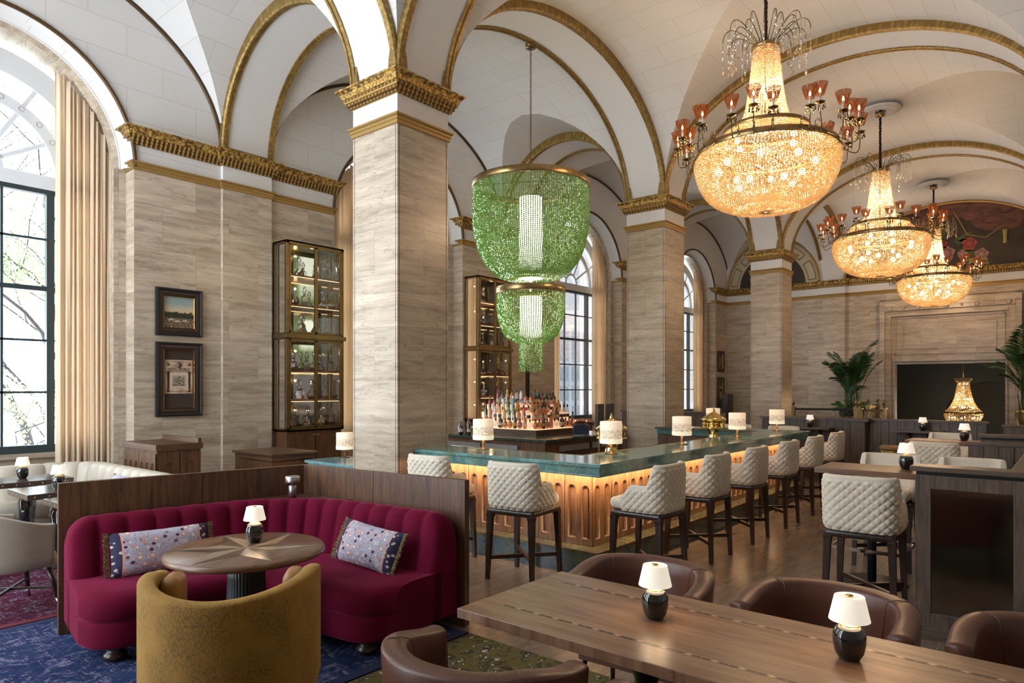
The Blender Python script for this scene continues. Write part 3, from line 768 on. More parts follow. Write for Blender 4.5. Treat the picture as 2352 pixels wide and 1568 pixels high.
# ---- till, menus, brass towers
po=thing('till_screen','dark angled till terminal on the island, right of the bottles','till',(10.38,7.0,.92),.7)
b=MB(); b.prism([(-.12,0),(.14,0),(.10,.16),(.02,.20),(-.10,.17)],-.14,.14,Matrix.Rotation(PI/2,4,'X')); b.build('body',simple('navy_casing',(.015,.02,.04),.4),po)
b=MB(); b.box(-.16,.18,-.16,.16,.0,.012); b.build('base',M['chrome'],po)
cs=thing('copper_shaker','copper cocktail shaker cylinder lying across the till','shaker',(10.27,7.08,1.17))
b=MB(); b.tube([(0,0,0),(.16,-.10,.0),(.17,-.106,.004)],.045,20); b.build('cup',M['copper'],cs)
b=MB(); b.tube([(.20,-.12,.01),(.33,-.21,-.05)],.042,20,r2=.036); b.build('lid',M['copper'],cs)
for k,(x,y,lab) in enumerate(((9.6,6.1,'tall dark menu holder standing between the till and the brass tower'),(9.88,6.08,'dark menu holder right behind the other, by the cream curtain'))):
    m=thing('menu_stand',lab,'menu',(x,y,0),.0)
    b=MB(); b.box(-.02,.02,-.02,.02,.02,1.1); b.build('post',M['bronze'],m)
    b=MB(); b.box(-.09,.09,-.03,.03,1.05,1.51); b.build('board',M['legwood'],m); b=MB(); b.box(-.12,.12,-.1,.1,0,.02); b.build('foot',M['bronze'],m)
def make_tower():
    t=thing('beer_tower','x','beer tap')
    b=MB(); b.lathe([(0,0),(.11,0),(.115,.02),(.085,.045),(.07,.09),(.055,.14),(.05,.19),(.07,.22),(.10,.235),(0,.24)],28,mod=lambda a,z:1+.03*math.cos(8*a)); b.build('column',M['brass'],t)
    b=MB()
    for k in range(8):
        a=k*PI/4; b.tube([(.12*math.cos(a),.12*math.sin(a),.235),(.12*math.cos(a),.12*math.sin(a),.32)],.008,8)
    b.lathe([(.10,.235),(.14,.24),(.14,.25),(0,.25)],28); b.lathe([(0,.25),(.09,.25),(.09,.32),(0,.32)],20); b.build('lantern',M['brass'],t)
    b=MB(); b.lathe([(.145,.32),(.15,.335),(.12,.36),(.075,.385),(.04,.41),(.018,.42),(.02,.435),(.012,.45),(.004,.475),(0,.48)],28); b.build('dome',M['brass'],t)
    for s in (-1,1):
        b=MB(); b.tube([(-.10,s*.03,.28),(-.19,s*.05,.285),(-.22,s*.055,.24)],.014,8); b.build('spout',M['brass'],t)
    return t
TT=tree(make_tower())
put(TT,'tw',(6.90,4.22,.88),.6,'brass domed beer tower behind the near corner bar lamp',None,1.27); dup(TT,(9.80,4.22,.88),.6,'brass domed beer tower behind the bar lamp farther along the bar',None,1.27)
# ================================================================ quilted bar stools
def ushell(half,back,front,n_side=14,n_corner=26,p=3.2):
    """plan outline from the left front, round the back (-x), to the right front: list of (x,y) with arc length"""
    pts=[]
    N=400; raw=[]
    for i in range(N+1):
        a=PI*i/N  # 0..pi round the back
        c,s=math.cos(a),math.sin(a)
        raw.append((-back*abs(s)**(2/p), half*math.copysign(abs(c)**(2/p),c)))
    raw=[(front,half)]+[(front*(1-k/12),half) for k in range(1,12)]+raw+[(front*k/12,-half) for k in range(1,12)]+[(front,-half)]
    L=[0]
    for i in range(1,len(raw)): L.append(L[-1]+math.dist(raw[i],raw[i-1]))
    return raw,L
def sample(raw,L,step):
    T=L[-1]; n=max(8,round(T/step)); out=[]; j=0
    for i in range(n+1):
        t=T*i/n
        while j<len(L)-2 and L[j+1]<t: j+=1
        f=(t-L[j])/max(1e-9,L[j+1]-L[j]); f=min(1,max(0,f))
        x=raw[j][0]+(raw[j+1][0]-raw[j][0])*f; y=raw[j][1]+(raw[j+1][1]-raw[j][1])*f
        out.append((x,y,t))
    res=[]
    for i,(x,y,t) in enumerate(out):
        a=out[max(0,i-1)]; c=out[min(n,i+1)]; d=Vector((c[0]-a[0],c[1]-a[1])).normalized(); res.append((x,y,t,d.y*-1 if False else -d.y,d.x))
    # outward normal: travelling from +y front round -x back to -y front, outside is to the right
    return [(x,y,t,-(-c[0]) if False else 0,0) for (x,y,t,*c) in res] if False else [(x,y,t,nx,ny) for (x,y,t,nx,ny) in res]
def shell(half,back,front,zb,ztop,th,step=.0125,quilt=0,pitch=.075,zin=None,p=3.2,flare=0):
    """upholstered tub shell; ztop(u in 0..1) gives the height of the rim along it"""
    raw,L=ushell(half,back,front,p=p); T=L[-1]; K=8
    if quilt:
        nd=round(T/pitch); step=T/(nd*K); dz=step
    S_=sample(raw,L,step); b=MB(); rows=[]
    zmax=max(ztop(i/100) for i in range(101)); nz=int((zmax-.02-zb)/dz)+1 if quilt else 10
    for ii,(x,y,t,nx,ny) in enumerate(S_):
        if nx*(x-front*.5)+ny*y<0 and not (abs(y)>half*.98): nx,ny=-nx,-ny
        if abs(y)>half*.98: nx,ny=(0,math.copysign(1,y)) if x>0 else (nx,ny) if nx*(-1)+ny*y>=0 else (-nx,-ny)
        zt=ztop(t/T); row=[]
        for k in range(nz+1):
            z=min(zb+k*dz,zt-.02) if quilt else zb+(zt-.02-zb)*k/nz; o=0
            if quilt:
                a=(ii+k)/K; c=(ii-k)/K
                o=quilt*(abs(math.sin(PI*a))*abs(math.sin(PI*c)))**.5
                m=max(0,min(1,(zt-.035-z)/.02)); e=max(0,min(1,min(t,T-t)/.03)); o*=m*e
            fl=flare*(z-zb)
            o-= .02*max(0,1-(z-zb)/.05)**2
            row.append((x+nx*(o+fl),y+ny*(o+fl),z))
        fl=flare*(zt-zb)
        for k in range(1,8):
            a=PI*k/8; row.append((x+nx*(fl-th/2+th/2*math.cos(a)),y+ny*(fl-th/2+th/2*math.cos(a)),zt-.02+.02*math.sin(a)))
        zi=zin if zin is not None else zb
        for k in range(6):
            z=zt-.02+(zi-zt+.02)*k/5; fl=flare*(z-zb); row.append((x+nx*(fl-th),y+ny*(fl-th),z))
        rows.append(row)
    m=len(rows[0]); base=0
    if quilt:
        for r in rows: b.V(*r)
        for i in range(len(rows)-1):
            for j in range(m-1):
                q=[i*m+j,(i+1)*m+j,(i+1)*m+j+1,i*m+j+1]
                if j<nz:
                    if (i+j+1)%K==0: b.F([q[0],q[1],q[3]],None,True); b.F([q[1],q[2],q[3]],None,True)
                    else: b.F([q[0],q[1],q[2]],None,True); b.F([q[0],q[2],q[3]],None,True)
                else: b.F(q,None,True)
    else: b.grid(rows,caps=False)
    for r0 in (0,len(rows)-1):      # close the two arm fronts
        ids=[base+r0*m+j for j in range(m)]
        o_i=list(range(0,nz+4)); in_i=list(range(m-1,nz+3,-1)); a=0;c=0
        while a<len(o_i)-1 or c<len(in_i)-1:
            if c>=len(in_i)-1 or (a<len(o_i)-1 and rows[r0][o_i[a+1]][2]<=rows[r0][in_i[c+1]][2]):
                b.F([ids[o_i[a]],ids[o_i[a+1]],ids[in_i[c]]],None,True); a+=1
            else:
                b.F([ids[o_i[a]],ids[in_i[c+1]],ids[in_i[c]]],None,True); c+=1
    return b
def sm(a,b,x):
    x=max(0,min(1,(x-a)/(b-a))); return x*x*(3-2*x)
def make_stool():
    t=thing('bar_stool','x','bar stool')
    def zt(u):
        e=min(u,1-u)   # 0 at the arm fronts
        return .81+.10*sm(0,.09,e)+.19*sm(.20,.27,e)
    s=shell(.275,.27,.14,.665,zt,.055,.0085,quilt=.0125,pitch=.070,zin=.72,p=4.2,flare=.03)
    s.build('backrest',M['cream'],t)
    b=MB(); b.rbox(-.23,.29,-.235,.235,.665,.775,.045,5); b.build('seat',M['cream'],t)
    b=MB(); b.rbox(-.25,.265,-.255,.255,.605,.668,.03,4); b.build('seat_frame',M['legwood'],t)
    for sx in (-1,1):
        for sy in (-1,1):
            b=MB(); p=(sx*.225+.005,sy*.225,.64); q=(sx*.25+.005,sy*.245,0)
            b.bar(p,q,.054,.054,.034,.034); b.bar((p[0],p[1],.61),(p[0]+(q[0]-p[0])*.12,p[1]+(q[1]-p[1])*.12,.56),.066,.066,.048,.048); b.build('leg',M['legwood'],t)
    for s in (-1,1):
        b=MB(); b.bar((-.238,-s*.238,.215 if s>0 else .20),(.245,s*.238,.215 if s>0 else .20),.03,.034); b.build('stretcher',M['legwood'],t)
    return t
ST=tree(make_stool()); GS='cream quilted stools along the bar'
for x,y,rz,lab in ((5.02,4.03,math.radians(6),'cream quilted bar stool seen whole, just right of the walnut booth wall'),
    (5.0,5.12,math.radians(3),'cream quilted bar stool half hidden by the walnut booth wall beside the nearest column'),
    (5.66,3.06,PI/2,'cream quilted bar stool on the long side of the bar, closest to its corner'),
    (6.82,3.10,PI/2,'second cream quilted stool from the corner, on the long side of the bar'),
    (7.95,3.10,PI/2,'third cream quilted stool from the corner, on the long side of the bar'),
    (9.09,3.10,PI/2,'fourth cream quilted stool from the corner, on the long side of the bar'),
    (10.22,3.10,PI/2,'fifth cream quilted stool from the corner, on the long side of the bar'),
    (11.36,3.10,PI/2,'last cream quilted stool on the long side, before the dark boarded partition')):
    put(ST,'st',(x,y,0),rz,lab,GS)
for x,y,rz,lab in ((12.25,4.9,PI,'pale stool beyond the far bar return, its rim behind the smallest bar lamp'),(12.25,4.05,PI,'pale stool behind the far bar return, right of the brass tower')):
    dup(ST,(x,y,0),rz,lab,GS)
def make_high_table(lab,y1,y0,x0,x1,loc):
    t=thing('high_table',lab,'table',loc)
    b=MB(); b.box(0,x1-x0,y0-y1,0,1.0,1.05); b.build('tabletop',M['walnut_table'],t,bevel=.003)
    for k,yy in enumerate((-.42,)):
        b=MB(); b.tube([((x1-x0)/2,yy,.02),((x1-x0)/2,yy,1.0)],.037,20); b.build('pedestal',M['black'],t)
        b=MB(); b.lathe([(0,0),(.29,0),(.29,.012),(0,.02)],36,c=((x1-x0)/2,yy,0)); b.build('foot_plate',M['black'],t)
    b=MB(); w=x1-x0; c=w/2
    b.box(c-.27,c+.27,-.72,-.70,.32,.35); b.box(c-.27,c+.27,-.14,-.12,.32,.35); b.box(c-.27,c-.25,-.72,-.12,.32,.35); b.box(c+.25,c+.27,-.72,-.12,.32,.35); b.build('foot_rail',M['chrome'],t)
    return t
for i,(dx,nm) in enumerate(((0,'near'),(4.2,'far'))):
    which=('first','second')[i]
    make_high_table('high walnut table %s'%('ending at the mirrored booth panel' if i==0 else 'beyond the first one, in front of the boarded partition'),1.88,.32,6.61,7.19,(6.61+dx,1.88,0))
    grp='cream quilted stools at the high tables'
    tb=('the high table by the mirrored panel','the far high table')[i]
    dup(ST,(6.0+dx,1.32 if i==0 else 1.42,0),.03,'cream quilted stool seen from behind, at '+tb,grp)
    dup(ST,(6.05+dx,.62 if i==0 else .72,0),0,'cream quilted stool mostly hidden by the booth, at '+tb,grp)
    dup(ST,(7.72+dx,1.50,0),PI,'cream stool facing us across '+tb,grp)
    dup(ST,(7.72+dx,.80,0),PI,'cream stool facing us behind the lamp of '+tb,grp)
# ================================================================ booths with boarded walls on the right
def board_panel(b,p0,p1,z0,z1,th=.06,step=.13):
    p0=Vector(p0);p1=Vector(p1);L=(p1-p0).length;n=max(1,round(L/step));d=(p1-p0)/n;g=d.normalized()*.0045
    nn=Vector((d.y,-d.x)).normalized()*th/2
    for k in range(n):
        a=p0+d*k+g;c=p0+d*(k+1)-g
        b.prism([(a+nn).to_tuple(),(c+nn).to_tuple(),(c-nn).to_tuple(),(a-nn).to_tuple()][::-1],z0,z1)
    nn=nn*.6
    b.prism([(p0+nn).to_tuple(),(p1+nn).to_tuple(),(p1-nn).to_tuple(),(p0-nn).to_tuple()][::-1],z0,z1)
for i,dx in enumerate((0,4.2)):
    t=thing('booth_partition',('dark walnut booth with a mirrored front panel and capped rails','farther dark walnut booth whose framed top shows behind the first')[i],'partition',(5.6+dx,.90,0))
    def L_(b,name,m,par=t,**k):
        o=b.build(name,m,par,**k); o.data.transform(Matrix.Translation((-5.6,-.9,0))); return o
    f=MB(); X=5.60; ya,yb=.90,.24; fw=.095
    f.box(X-.03,X+.0,yb,ya,0,.10); L_(f,'base',M['greywood_h'])
    f=MB(); f.box(X-.035,X-.002,yb+fw,ya-fw,.10,.10+fw); f.box(X-.035,X-.002,yb+fw,ya-fw,1.165-fw,1.165); f.box(X-.035,X-.002,ya-fw,ya,.10,1.165); f.box(X-.035,X-.002,yb,yb+fw,.10,1.165); L_(f,'mirror_frame',M['greywood'],bevel=.003)
    f=MB(); f.box(X-.012,X-.001,yb+fw,ya-fw,.10+fw,1.165-fw); L_(f,'mirror',simple('smoked_mirror',(.30,.29,.29),.10,1) if i==0 else bpy.data.materials['smoked_mirror'])
    f=MB(); f.prism([(X-.06,ya+.03),(X-.06,yb-.02),(8.43,yb-.02),(8.43,ya+.0),(8.36,ya+.0),(8.36,yb+.12),(X+.16,yb+.12),(X+.16,ya+.03)],1.19,1.225); L_(f,'cap_rail',M['greywood_h'],bevel=.004)
    f=MB(); f.box(X+.001,8.4,yb,yb+.05,0,1.185); f.box(X+.001,X+.03,yb+.05,ya,0,1.185); L_(f,'side_wall',M['black'])
    f=MB(); board_panel(f,(8.40,.88),(8.40,yb+.0),0,1.19,.06,.13); L_(f,'boarded_wall',M['greywood'])
    # cushioned bench inside
    f=MB(); f.rbox(X+.14,X+.30,yb+.06,ya-.02,.46,1.02,.04); f.rbox(X+.16,X+.62,yb+.06,ya-.02,.2,.48,.05); L_(f,'bench',M['tanleather'])
# far boarded partitions with little shelves
def far_partition(lab,xa,ya,yb,shelf):
    t=thing('boarded_partition',lab,'partition',(xa,yb,0))
    b=MB(); board_panel(b,(0,ya-yb),(0,0),0,1.16,.08,.135); b.build('boards',M['greywood'],t)
    b=MB(); b.box(-.09,.09,-.03,ya-yb+.03,1.16,1.20); b.build('cap_rail',M['greywood_h'],t)
    b=MB(); s0,s1=shelf; b.box(-.42,-.04,s1-yb,s0-yb,.985,1.02); b.build('shelf',M['greywood_h'],t)
    for y in (s0-.25,s1+.25):
        b=MB(); b.prism([(-.30,.985),(-.04,.985),(-.04,.72),(-.09,.72),(-.12,.90)],y-yb-.02,y-yb+.02,Matrix(((1,0,0,0),(0,0,1,0),(0,1,0,0),(0,0,0,1)))); b.build('bracket',M['greywood'],t)
    return t
far_partition('dark boarded partition with a small shelf, directly behind the last bar stool',14.05,5.0,3.2,(4.35,3.62))
far_partition('dark boarded partition with a shelf and lamp, below the crystal chandelier of the dark alcove',14.15,3.1,1.22,(2.62,1.82))
pt=thing('partition_post','square walnut post between the two boarded partitions','post',(13.95,3.15,0)); b=MB(); b.box(-.10,.20,-.10,.10,0,1.15); b.build('post',M['greywood'],pt); b=MB(); b.box(-.15,.24,-.16,.16,1.15,1.20); b.build('cap',M['greywood_h'],pt)
far_partition('boarded partition left of the bar return, seen behind the brass tower',15.6,9.2,6.6,(8.4,7.6))
# brown round stool
st=thing('round_stool','backless stool with a brown leather seat on brass legs by the boarded partition','stool',(13.35,2.5,0))
b=MB(); b.rbox(-.2,.2,-.2,.2,.69,.77,.05); b=MB(); b.lathe([(0,.69),(.19,.69),(.215,.715),(.21,.75),(.18,.775),(0,.78)],30); b.build('seat',M['tanleather'],st)
b=MB(); b.lathe([(.195,.655),(.2,.69),(.0,.69)],30,caps=False); b.build('brass_band',M['brass_dull'],st)
for k in range(4):
    a=PI/4+k*PI/2; b=MB(); b.tube([(.16*math.cos(a),.16*math.sin(a),.68),(.19*math.cos(a),.19*math.sin(a),0)],.011,8); b.build('leg',M['brass_dull'],st)
# ================================================================ tub chairs
def tub(name,label,cat,mat_out,mat_in,half,back,front,ztf,th,zb,legm,p=2.2,flare=.06,seatz=.45,group=None,seam=False,legs=True,inner_cushion=False):
    t=thing(name,label,cat,group=group)
    s=shell(half,back,front,zb,ztf,th,.02,0,zin=seatz-.05,p=p,flare=flare); s.build('backrest',mat_out,t)
    b=MB(); r=half-th+.005
    pts=[]
    raw,L=ushell(half-th+.01,back-th+.01,front+.05,p=p)
    P=[q for q in raw[::8]]
    if P[-1]!=raw[-1]: P.append(raw[-1])
    P=[(x,y) for x,y in P]
    # rounded cushion: rings shrinking inwards
    rings=[]
    cxm=sum(x for x,y in P)/len(P)
    for (k,z) in ((.97,seatz-.13),(1,seatz-.11),(1,seatz-.035),(.975,seatz-.01),(.90,seatz),(.5,seatz+.006),(.01,seatz+.008)):
        rings.append([(cxm+(x-cxm)*k,y*k,z) for x,y in P])
    b.grid(rings,closed=True); b.build('seat',mat_in,t)
    b=MB(); b.prism([(x*.96,y*.96) for x,y in P][::-1],zb-.005,seatz-.12); b.build('seat_base',mat_out,t)
    if legs:
        for sx in (-1,1):
            for sy in (-1,1):
                b=MB(); b.tube([((back*.62) * sx if sx<0 else front*.75,sy*half*.72,zb+.02),((-back*.85) if sx<0 else front*.95,sy*half*.85,0)],.021,10,r2=.013); b.build('leg',legm,t)
    return t
TB=tree(tub('tub_chair','x','armchair',M['brownleather'],M['brownleather'],.37,.36,.12,lambda u:.735+.055*sm(.0,.25,min(u,1-u)),.10,.30,M['legwood'],seam=True))
# stitched seams on the leather backs
b=MB()
for sgn in (-1,1):
    a=sgn*.95; x,y=-.36*abs(math.cos(a))**(2/2.2),.37*math.copysign(abs(math.sin(a))**(2/2.2),a)
    d=Vector((x,y)).normalized(); p=[]
    for z,o in ((.45,-.0),(.6,.012),(.72,.02),(.765,.022),(.785,-.005),(.79,-.05),(.782,-.09),(.765,-.10),(.6,-.12)): p.append((x+d.x*(o+.006),y+d.y*(o+.006),z+.004))
    b=MB(); b.tube(p,.0022,6); b.build('stitching',M['brownleather'],TB[0][0])
TB=tree(TB[0][0])
GB='brown leather tub chairs round the long table'
for x,y,rz,lab in ((3.27,1.84,PI+.05,'brown leather tub chair behind the long table, nearest the bar corner'),(3.36,.92,PI-.03,'brown leather tub chair behind the long table, in front of the quilted stool'),(3.40,.03,PI,'brown leather tub chair behind the long table, cut by the right frame edge'),
    (2.0,1.80,.10,'brown leather tub chair on our side of the long table, its open seat visible'),(2.0,.90,.0,'brown leather tub chair showing only its arm at the bottom edge')):
    put(TB,'tb',(x,y,0),rz,lab,GB,1)
# ochre chair
def ochre():
    n=NT('ochre_snakeskin_velvet'); v=n.uv((1,1,1),obj=True)
    vo=n.n('TexVoronoi',feature='DISTANCE_TO_EDGE'); vo.inputs['Scale'].default_value=44; 
    mp=n.uv((1.3,1.3,.85),obj=True); nz=n.noise(v,22,4); mixv=n.n('VectorMath',operation='MULTIPLY_ADD'); n.l(nz.outputs[1],mixv.inputs[0]); mixv.inputs[1].default_value=(.06,.06,.06); n.l(mp,mixv.inputs[2]); n.l(mixv.outputs[0],vo.inputs['Vector'])
    big=n.noise(v,5,3); f=n.ramp(vo.outputs[0],(0,0.0),(.10,1.0)); fine=n.noise(v,180,2)
    c=n.mix(f,(.14,.075,.016),(.33,.165,.022)); c=n.mix(n.math('MULTIPLY',n.ramp(big.outputs[0],(.45,0),(.65,1.0)),.7),c,(.40,.205,.030)); n.set(col=c,rough=.8,sheen=.35); n.b.inputs['Sheen Tint'].default_value=(.9,.6,.2,1)
    n.bump(n.math('ADD',n.math('MULTIPLY',f,.6),fine.outputs[0]),.35,.003); return n.m
oc=tub('tub_chair','ochre patterned tub chair seen from behind, drawn up to the round star-inlaid table','armchair',ochre(),simple('amber_leather',(.36,.17,.045),.45),.45,.47,.16,lambda u:.76+.03*sm(0,.1,min(u,1-u))-.05*sm(.12,.5,min(u,1-u)),.085,.10,M['legwood'],p=2.1,flare=.0,seatz=.46)
oc.location=(1.88,3.54,0); oc.rotation_euler=(0,0,math.radians(50))
for sy in (-1,1):
    b=MB(); b.rbox(-.10,.10,-.055,.055,-.16,.16,.05,5,Matrix.Translation((.06,sy*.315,.60))); b.build('side_cushion',bpy.data.materials['amber_leather'],oc)
# beige chairs at the window tables
bc=tub('dining_chair','taupe upholstered chair with steel-tipped legs behind the left end of the walnut booth wall','chair',M['beigevelvet'],M['beigevelvet'],.35,.36,.14,lambda u:.70+.14*sm(.0,.38,min(u,1-u)),.06,.36,M['legwood'],p=2.3,flare=.12,seatz=.47,legs=False)
for sx in (-1,1):
    for sy in (-1,1):
        b=MB(); p=(-.20 if sx<0 else .16,sy*.21,.36); q=(-.29 if sx<0 else .22,sy*.28,0); P3=Vector(p).lerp(Vector(q),.78); b.tube([p,P3],.024,12,r2=.017); l=b.build('leg',M['legwood'],bc)
        b=MB(); b.tube([P3,q],.0175,12,r2=.014); b.build('steel_tip',M['chrome'],l)
b=MB(); b.bar((-.24,-.24,.16),(.20,.25,.16),.02); b.bar((-.24,.24,.16),(.20,-.25,.16),.02); b.build('stretcher',M['legwood'],bc)
BCt=tree(bc); bc.location=(1.66,6.60,0); bc.rotation_euler=(0,0,.12)
T2=dup(BCt,(1.40,7.78,0),.05,'brown-backed chair at the window tables, second from the booth wall'); T3=dup(BCt,(1.36,8.72,0),.0,'chair nearest the window sill, only its brown rim showing at the left edge')
for T_ in (T2,T3):
    for c in kids(T_):
        if c.name.startswith('backrest'): c.data=c.data.copy(); c.data.materials[0]=M['tanleather']
# window tables
def make_small_table():
    t=thing('bistro_table','x','table')
    b=MB(); b.box(-.36,.36,-.32,.32,.705,.76); b.build('tabletop',bumpy('espresso_tabletop',(.085,.06,.05),.16,0,20,.02,.001,.1),t,bevel=.004)
    b=MB()
    for k in range(6):
        x=-.30+k*.12; b.lathe([(0,0),(.006,0),(.006,.002),(0,.002)],8,M=Matrix.Translation((x,-.3205,.732))@Matrix.Rotation(PI/2,4,'X')); 
    for k in range(5):
        y=-.26+k*.13; b.lathe([(0,0),(.006,0),(.006,.002),(0,.002)],8,M=Matrix.Translation((-.3605,y,.732))@Matrix.Rotation(-PI/2,4,'Y'))
    b.build('brass_studs',M['brass'],t)
    b=MB(); b.lathe([(0,0),(.24,0),(.24,.015),(.06,.04),(.05,.08),(.07,.3),(.09,.5),(.05,.6),(.10,.66),(.12,.705),(0,.705)],28); b.build('pedestal',M['blackgloss'],t)
    return t
TS=tree(make_small_table())
for x,y,lab in ((2.40,9.04,'dark studded table nearest the window, in front of the beige banquette'),(2.38,7.92,'dark studded table in the middle, with a lamp cut by the booth wall'),(2.41,6.94,'dark studded table whose corner peeks out beside the booth wall end')):
    put(TS,'ts',(x,y,0),0,lab,'dark studded tables at the beige banquette')
# ================================================================ channel-tufted banquettes
def banq_path(pts,R,step=.03):
    """polyline with one rounded corner (pts = 3 points) -> list (x,y,s,nx,ny), normal to the inside"""
    A,C,B=[Vector(p) for p in pts]; u=(C-A).normalized(); w=(B-C).normalized(); ang=u.angle(w); t=R*math.tan(ang/2)
    sgn=1 if u.x*w.y-u.y*w.x>0 else -1
    P1=C-u*t; n1=Vector((-u.y,u.x))*sgn; O=P1+n1*R; out=[]
    L1=(P1-A).length; n=max(2,int(L1/step)); s=0
    for i in range(n): out.append((A+u*(L1*i/n),L1*i/n,n1))
    na=max(4,int(R*ang/step))
    for i in range(na+1):
        a=ang*i/na*sgn; v_=(-n1).copy(); v_.rotate(Matrix.Rotation(a,2)) if False else None
        c,s_=math.cos(a),math.sin(a); q=Vector(((-n1).x*c-(-n1).y*s_,(-n1).x*s_+(-n1).y*c)); out.append((O+q*R,L1+R*abs(a),-q))
    P2=C+w*t; L2=(B-P2).length; n=max(2,int(L2/step)); n2=Vector((-w.y,w.x))*sgn
    for i in range(1,n+1): out.append((P2+w*(L2*i/n),L1+R*ang+L2*i/n,n2))
    return out
def banquette(t,pts,R,mat,H,depth,chan,nch=None,zb=.11,seatz=.45,back=.30,curved=.0):
    P=banq_path(pts,R,.016); T=P[-1][1]; rows=[]; n=round(T/chan)
    for (p,s,nv) in P:
        e=min(s,T-s); er=1-math.sqrt(max(0,1-(1-min(1,e/.16))**2)); zt=H-.16*er
        ph=s/T*n; ch=abs(math.sin(PI*ph))**.42
        row=[]
        prof=[(0.0,zb),(0.0,zt-.08),(.012,zt-.035),(.045,zt-.008),(.09,zt),(.14,zt-.004),(.185,zt-.03),(.205,zt-.08)]
        for k,(o,z) in enumerate(prof):
            kk=max(0,(k-2)/5); row.append((p.x+nv.x*(o+.038*(ch-1)*kk),p.y+nv.y*(o+.038*(ch-1)*kk),z+(.022*(ch-1)*max(0,(k-1)/6))))
        for k in range(1,9):
            z=zt-.08+(seatz-.06-(zt-.08))*k/8; o=.205+(back-.205)*k/8
            row.append((p.x+nv.x*(o+.038*(ch-1)),p.y+nv.y*(o+.038*(ch-1)),z+(.022*(ch-1)*(1-k/8))))
        row.append((p.x+nv.x*(back-.03),p.y+nv.y*(back-.03),zb)); rows.append(row)
    b=MB(); b.grid(rows)
    for r in (rows[0],rows[-1]):
        i=b.V(*r); b.F([i+k for k in range(len(r))])
    b.build('backrest',mat,t)
    def seatpart(name,prof,m2):
        rows=[]
        for (p,s,nv) in P[::3]+[P[-1]]:
            e=min(s,T-s); dd=depth-.24+ .24*math.sqrt(max(0,1-(1-min(1,e/.24))**2)); row=[]
            for o,z in prof: 
                oo=back*.6 if o<0 else (dd-o)
                row.append((p.x+nv.x*oo,p.y+nv.y*oo,z))
            rows.append(row)
        b=MB(); b.grid(rows)
        for r in (rows[0],rows[-1]): i=b.V(*r); b.F([i+k for k in range(len(r))])
        return b.build(name,m2,t)
    seatpart('seat',[(-1,seatz),(.14,seatz+.005),(.06,seatz-.008),(.018,seatz-.035),(.0,seatz-.08),(.004,seatz-.14),(.022,seatz-.175),(-1,seatz-.18)],mat)
    seatpart('base',[(-1,seatz-.17),(.022,seatz-.172),(.015,seatz-.20),(.015,zb+.02),(.022,zb),(-1,zb)],mat)
    return P
sofa=thing('velvet_banquette','magenta velvet corner banquette with channel-tufted back inside the walnut booth','sofa',(1.70,5.55,0))
o0=Vector((1.70,5.55))
W0=Vector((1.68,5.62)); CC=Vector((3.48,5.30)); W1=Vector((3.66,3.52))
u1=(CC-W0).normalized(); u2=(W1-CC).normalized()
def inset(P,d1,d2=None): pass
n1=Vector((u1.y,-u1.x)); n2=Vector((u2.y,-u2.x))   # to the inside (camera side)
g=.03
A_=W0+n1*g+u1*.03; B_=W1+n2*g-u2*.03
# intersection of the two inset lines
def isect(p,u,q,w):
    den=u.x*w.y-u.y*w.x; t=((q.x-p.x)*w.y-(q.y-p.y)*w.x)/den; return p+u*t
C_=isect(A_,u1,B_,u2)
PP=banquette(sofa,[tuple(A_-o0),tuple(C_-o0),tuple(B_-o0)],1.0,M['magenta'],.855,.88,.18)
for (q,off) in ((0,.72),(0,.16),(1,.72),(1,.16)):
    p,s,nv=PP[6] if q==0 else PP[-7]
    b=MB(); b.lathe([(0,0),(.055,0),(.07,.02),(.07,.04),(.05,.055),(.045,.075),(.055,.09),(.055,.115),(0,.115)],24,c=(p.x+nv.x*off+(.10*u1.x if q==0 else -.10*u2.x),p.y+nv.y*off+(.10*u1.y if q==0 else -.10*u2.y),0)); b.build('bun_foot',M['legwood'],sofa)
# booth wall
bw=thing('booth_partition','low walnut-panelled booth wall wrapping the magenta banquette','partition',(1.68,5.62,0))
def wall_panel(a,c,th,z1,name='wall_panel'):
    a=Vector(a);c=Vector(c);d=(c-a).normalized();n_=Vector((-d.y,d.x))*th
    b=MB(); b.prism([tuple(a-W0),tuple(c-W0),tuple(c+n_-W0),tuple(a+n_-W0)],0,z1)
    return b.build(name,M['walnut'],bw,bevel=.002)
th=.055; H_=1.085
j1=W0+u1*.98
a1=W0-u1*.0; 
wall_panel(a1,j1-u1*.002,th,H_); wall_panel(j1+u1*.002,CC+u1*.05,th,H_)
j2=CC+u2*.86
wall_panel(CC-u2*.0,j2-u2*.002,th,H_); wall_panel(j2+u2*.002,W1+u2*.02,th,H_)
# corner shelf with steel lamp
sh=thing('corner_shelf','small triangular walnut shelf in the corner of the booth above the banquette','shelf',(CC.x,CC.y,0))
k1=-u1*.62; k2=u2*.62
b=MB(); b.prism([(k1.x+n1.x*.005,k1.y+n1.y*.005),(k2.x+n2.x*.005,k2.y+n2.y*.005),(n1.x*.01+n2.x*.01,n1.y*.01+n2.y*.01)],.815,.845); b.build('shelf_board',M['walnut_h'],sh)
sl_=thing('steel_lamp','brushed steel mushroom lamp on the corner shelf of the booth','lamp',(3.24,5.10,.846))
b=MB(); b.lathe([(0,0),(.033,0),(.033,.105),(.026,.115),(.012,.118),(.012,.135),(0,.135)],28); b.build('base',M['steel'],sl_)
b=MB(); b.lathe([(0,.135),(.058,.137),(.060,.142),(.060,.185),(.056,.19),(0,.188)],32); b.build('lamp_head',M['steel'],sl_)
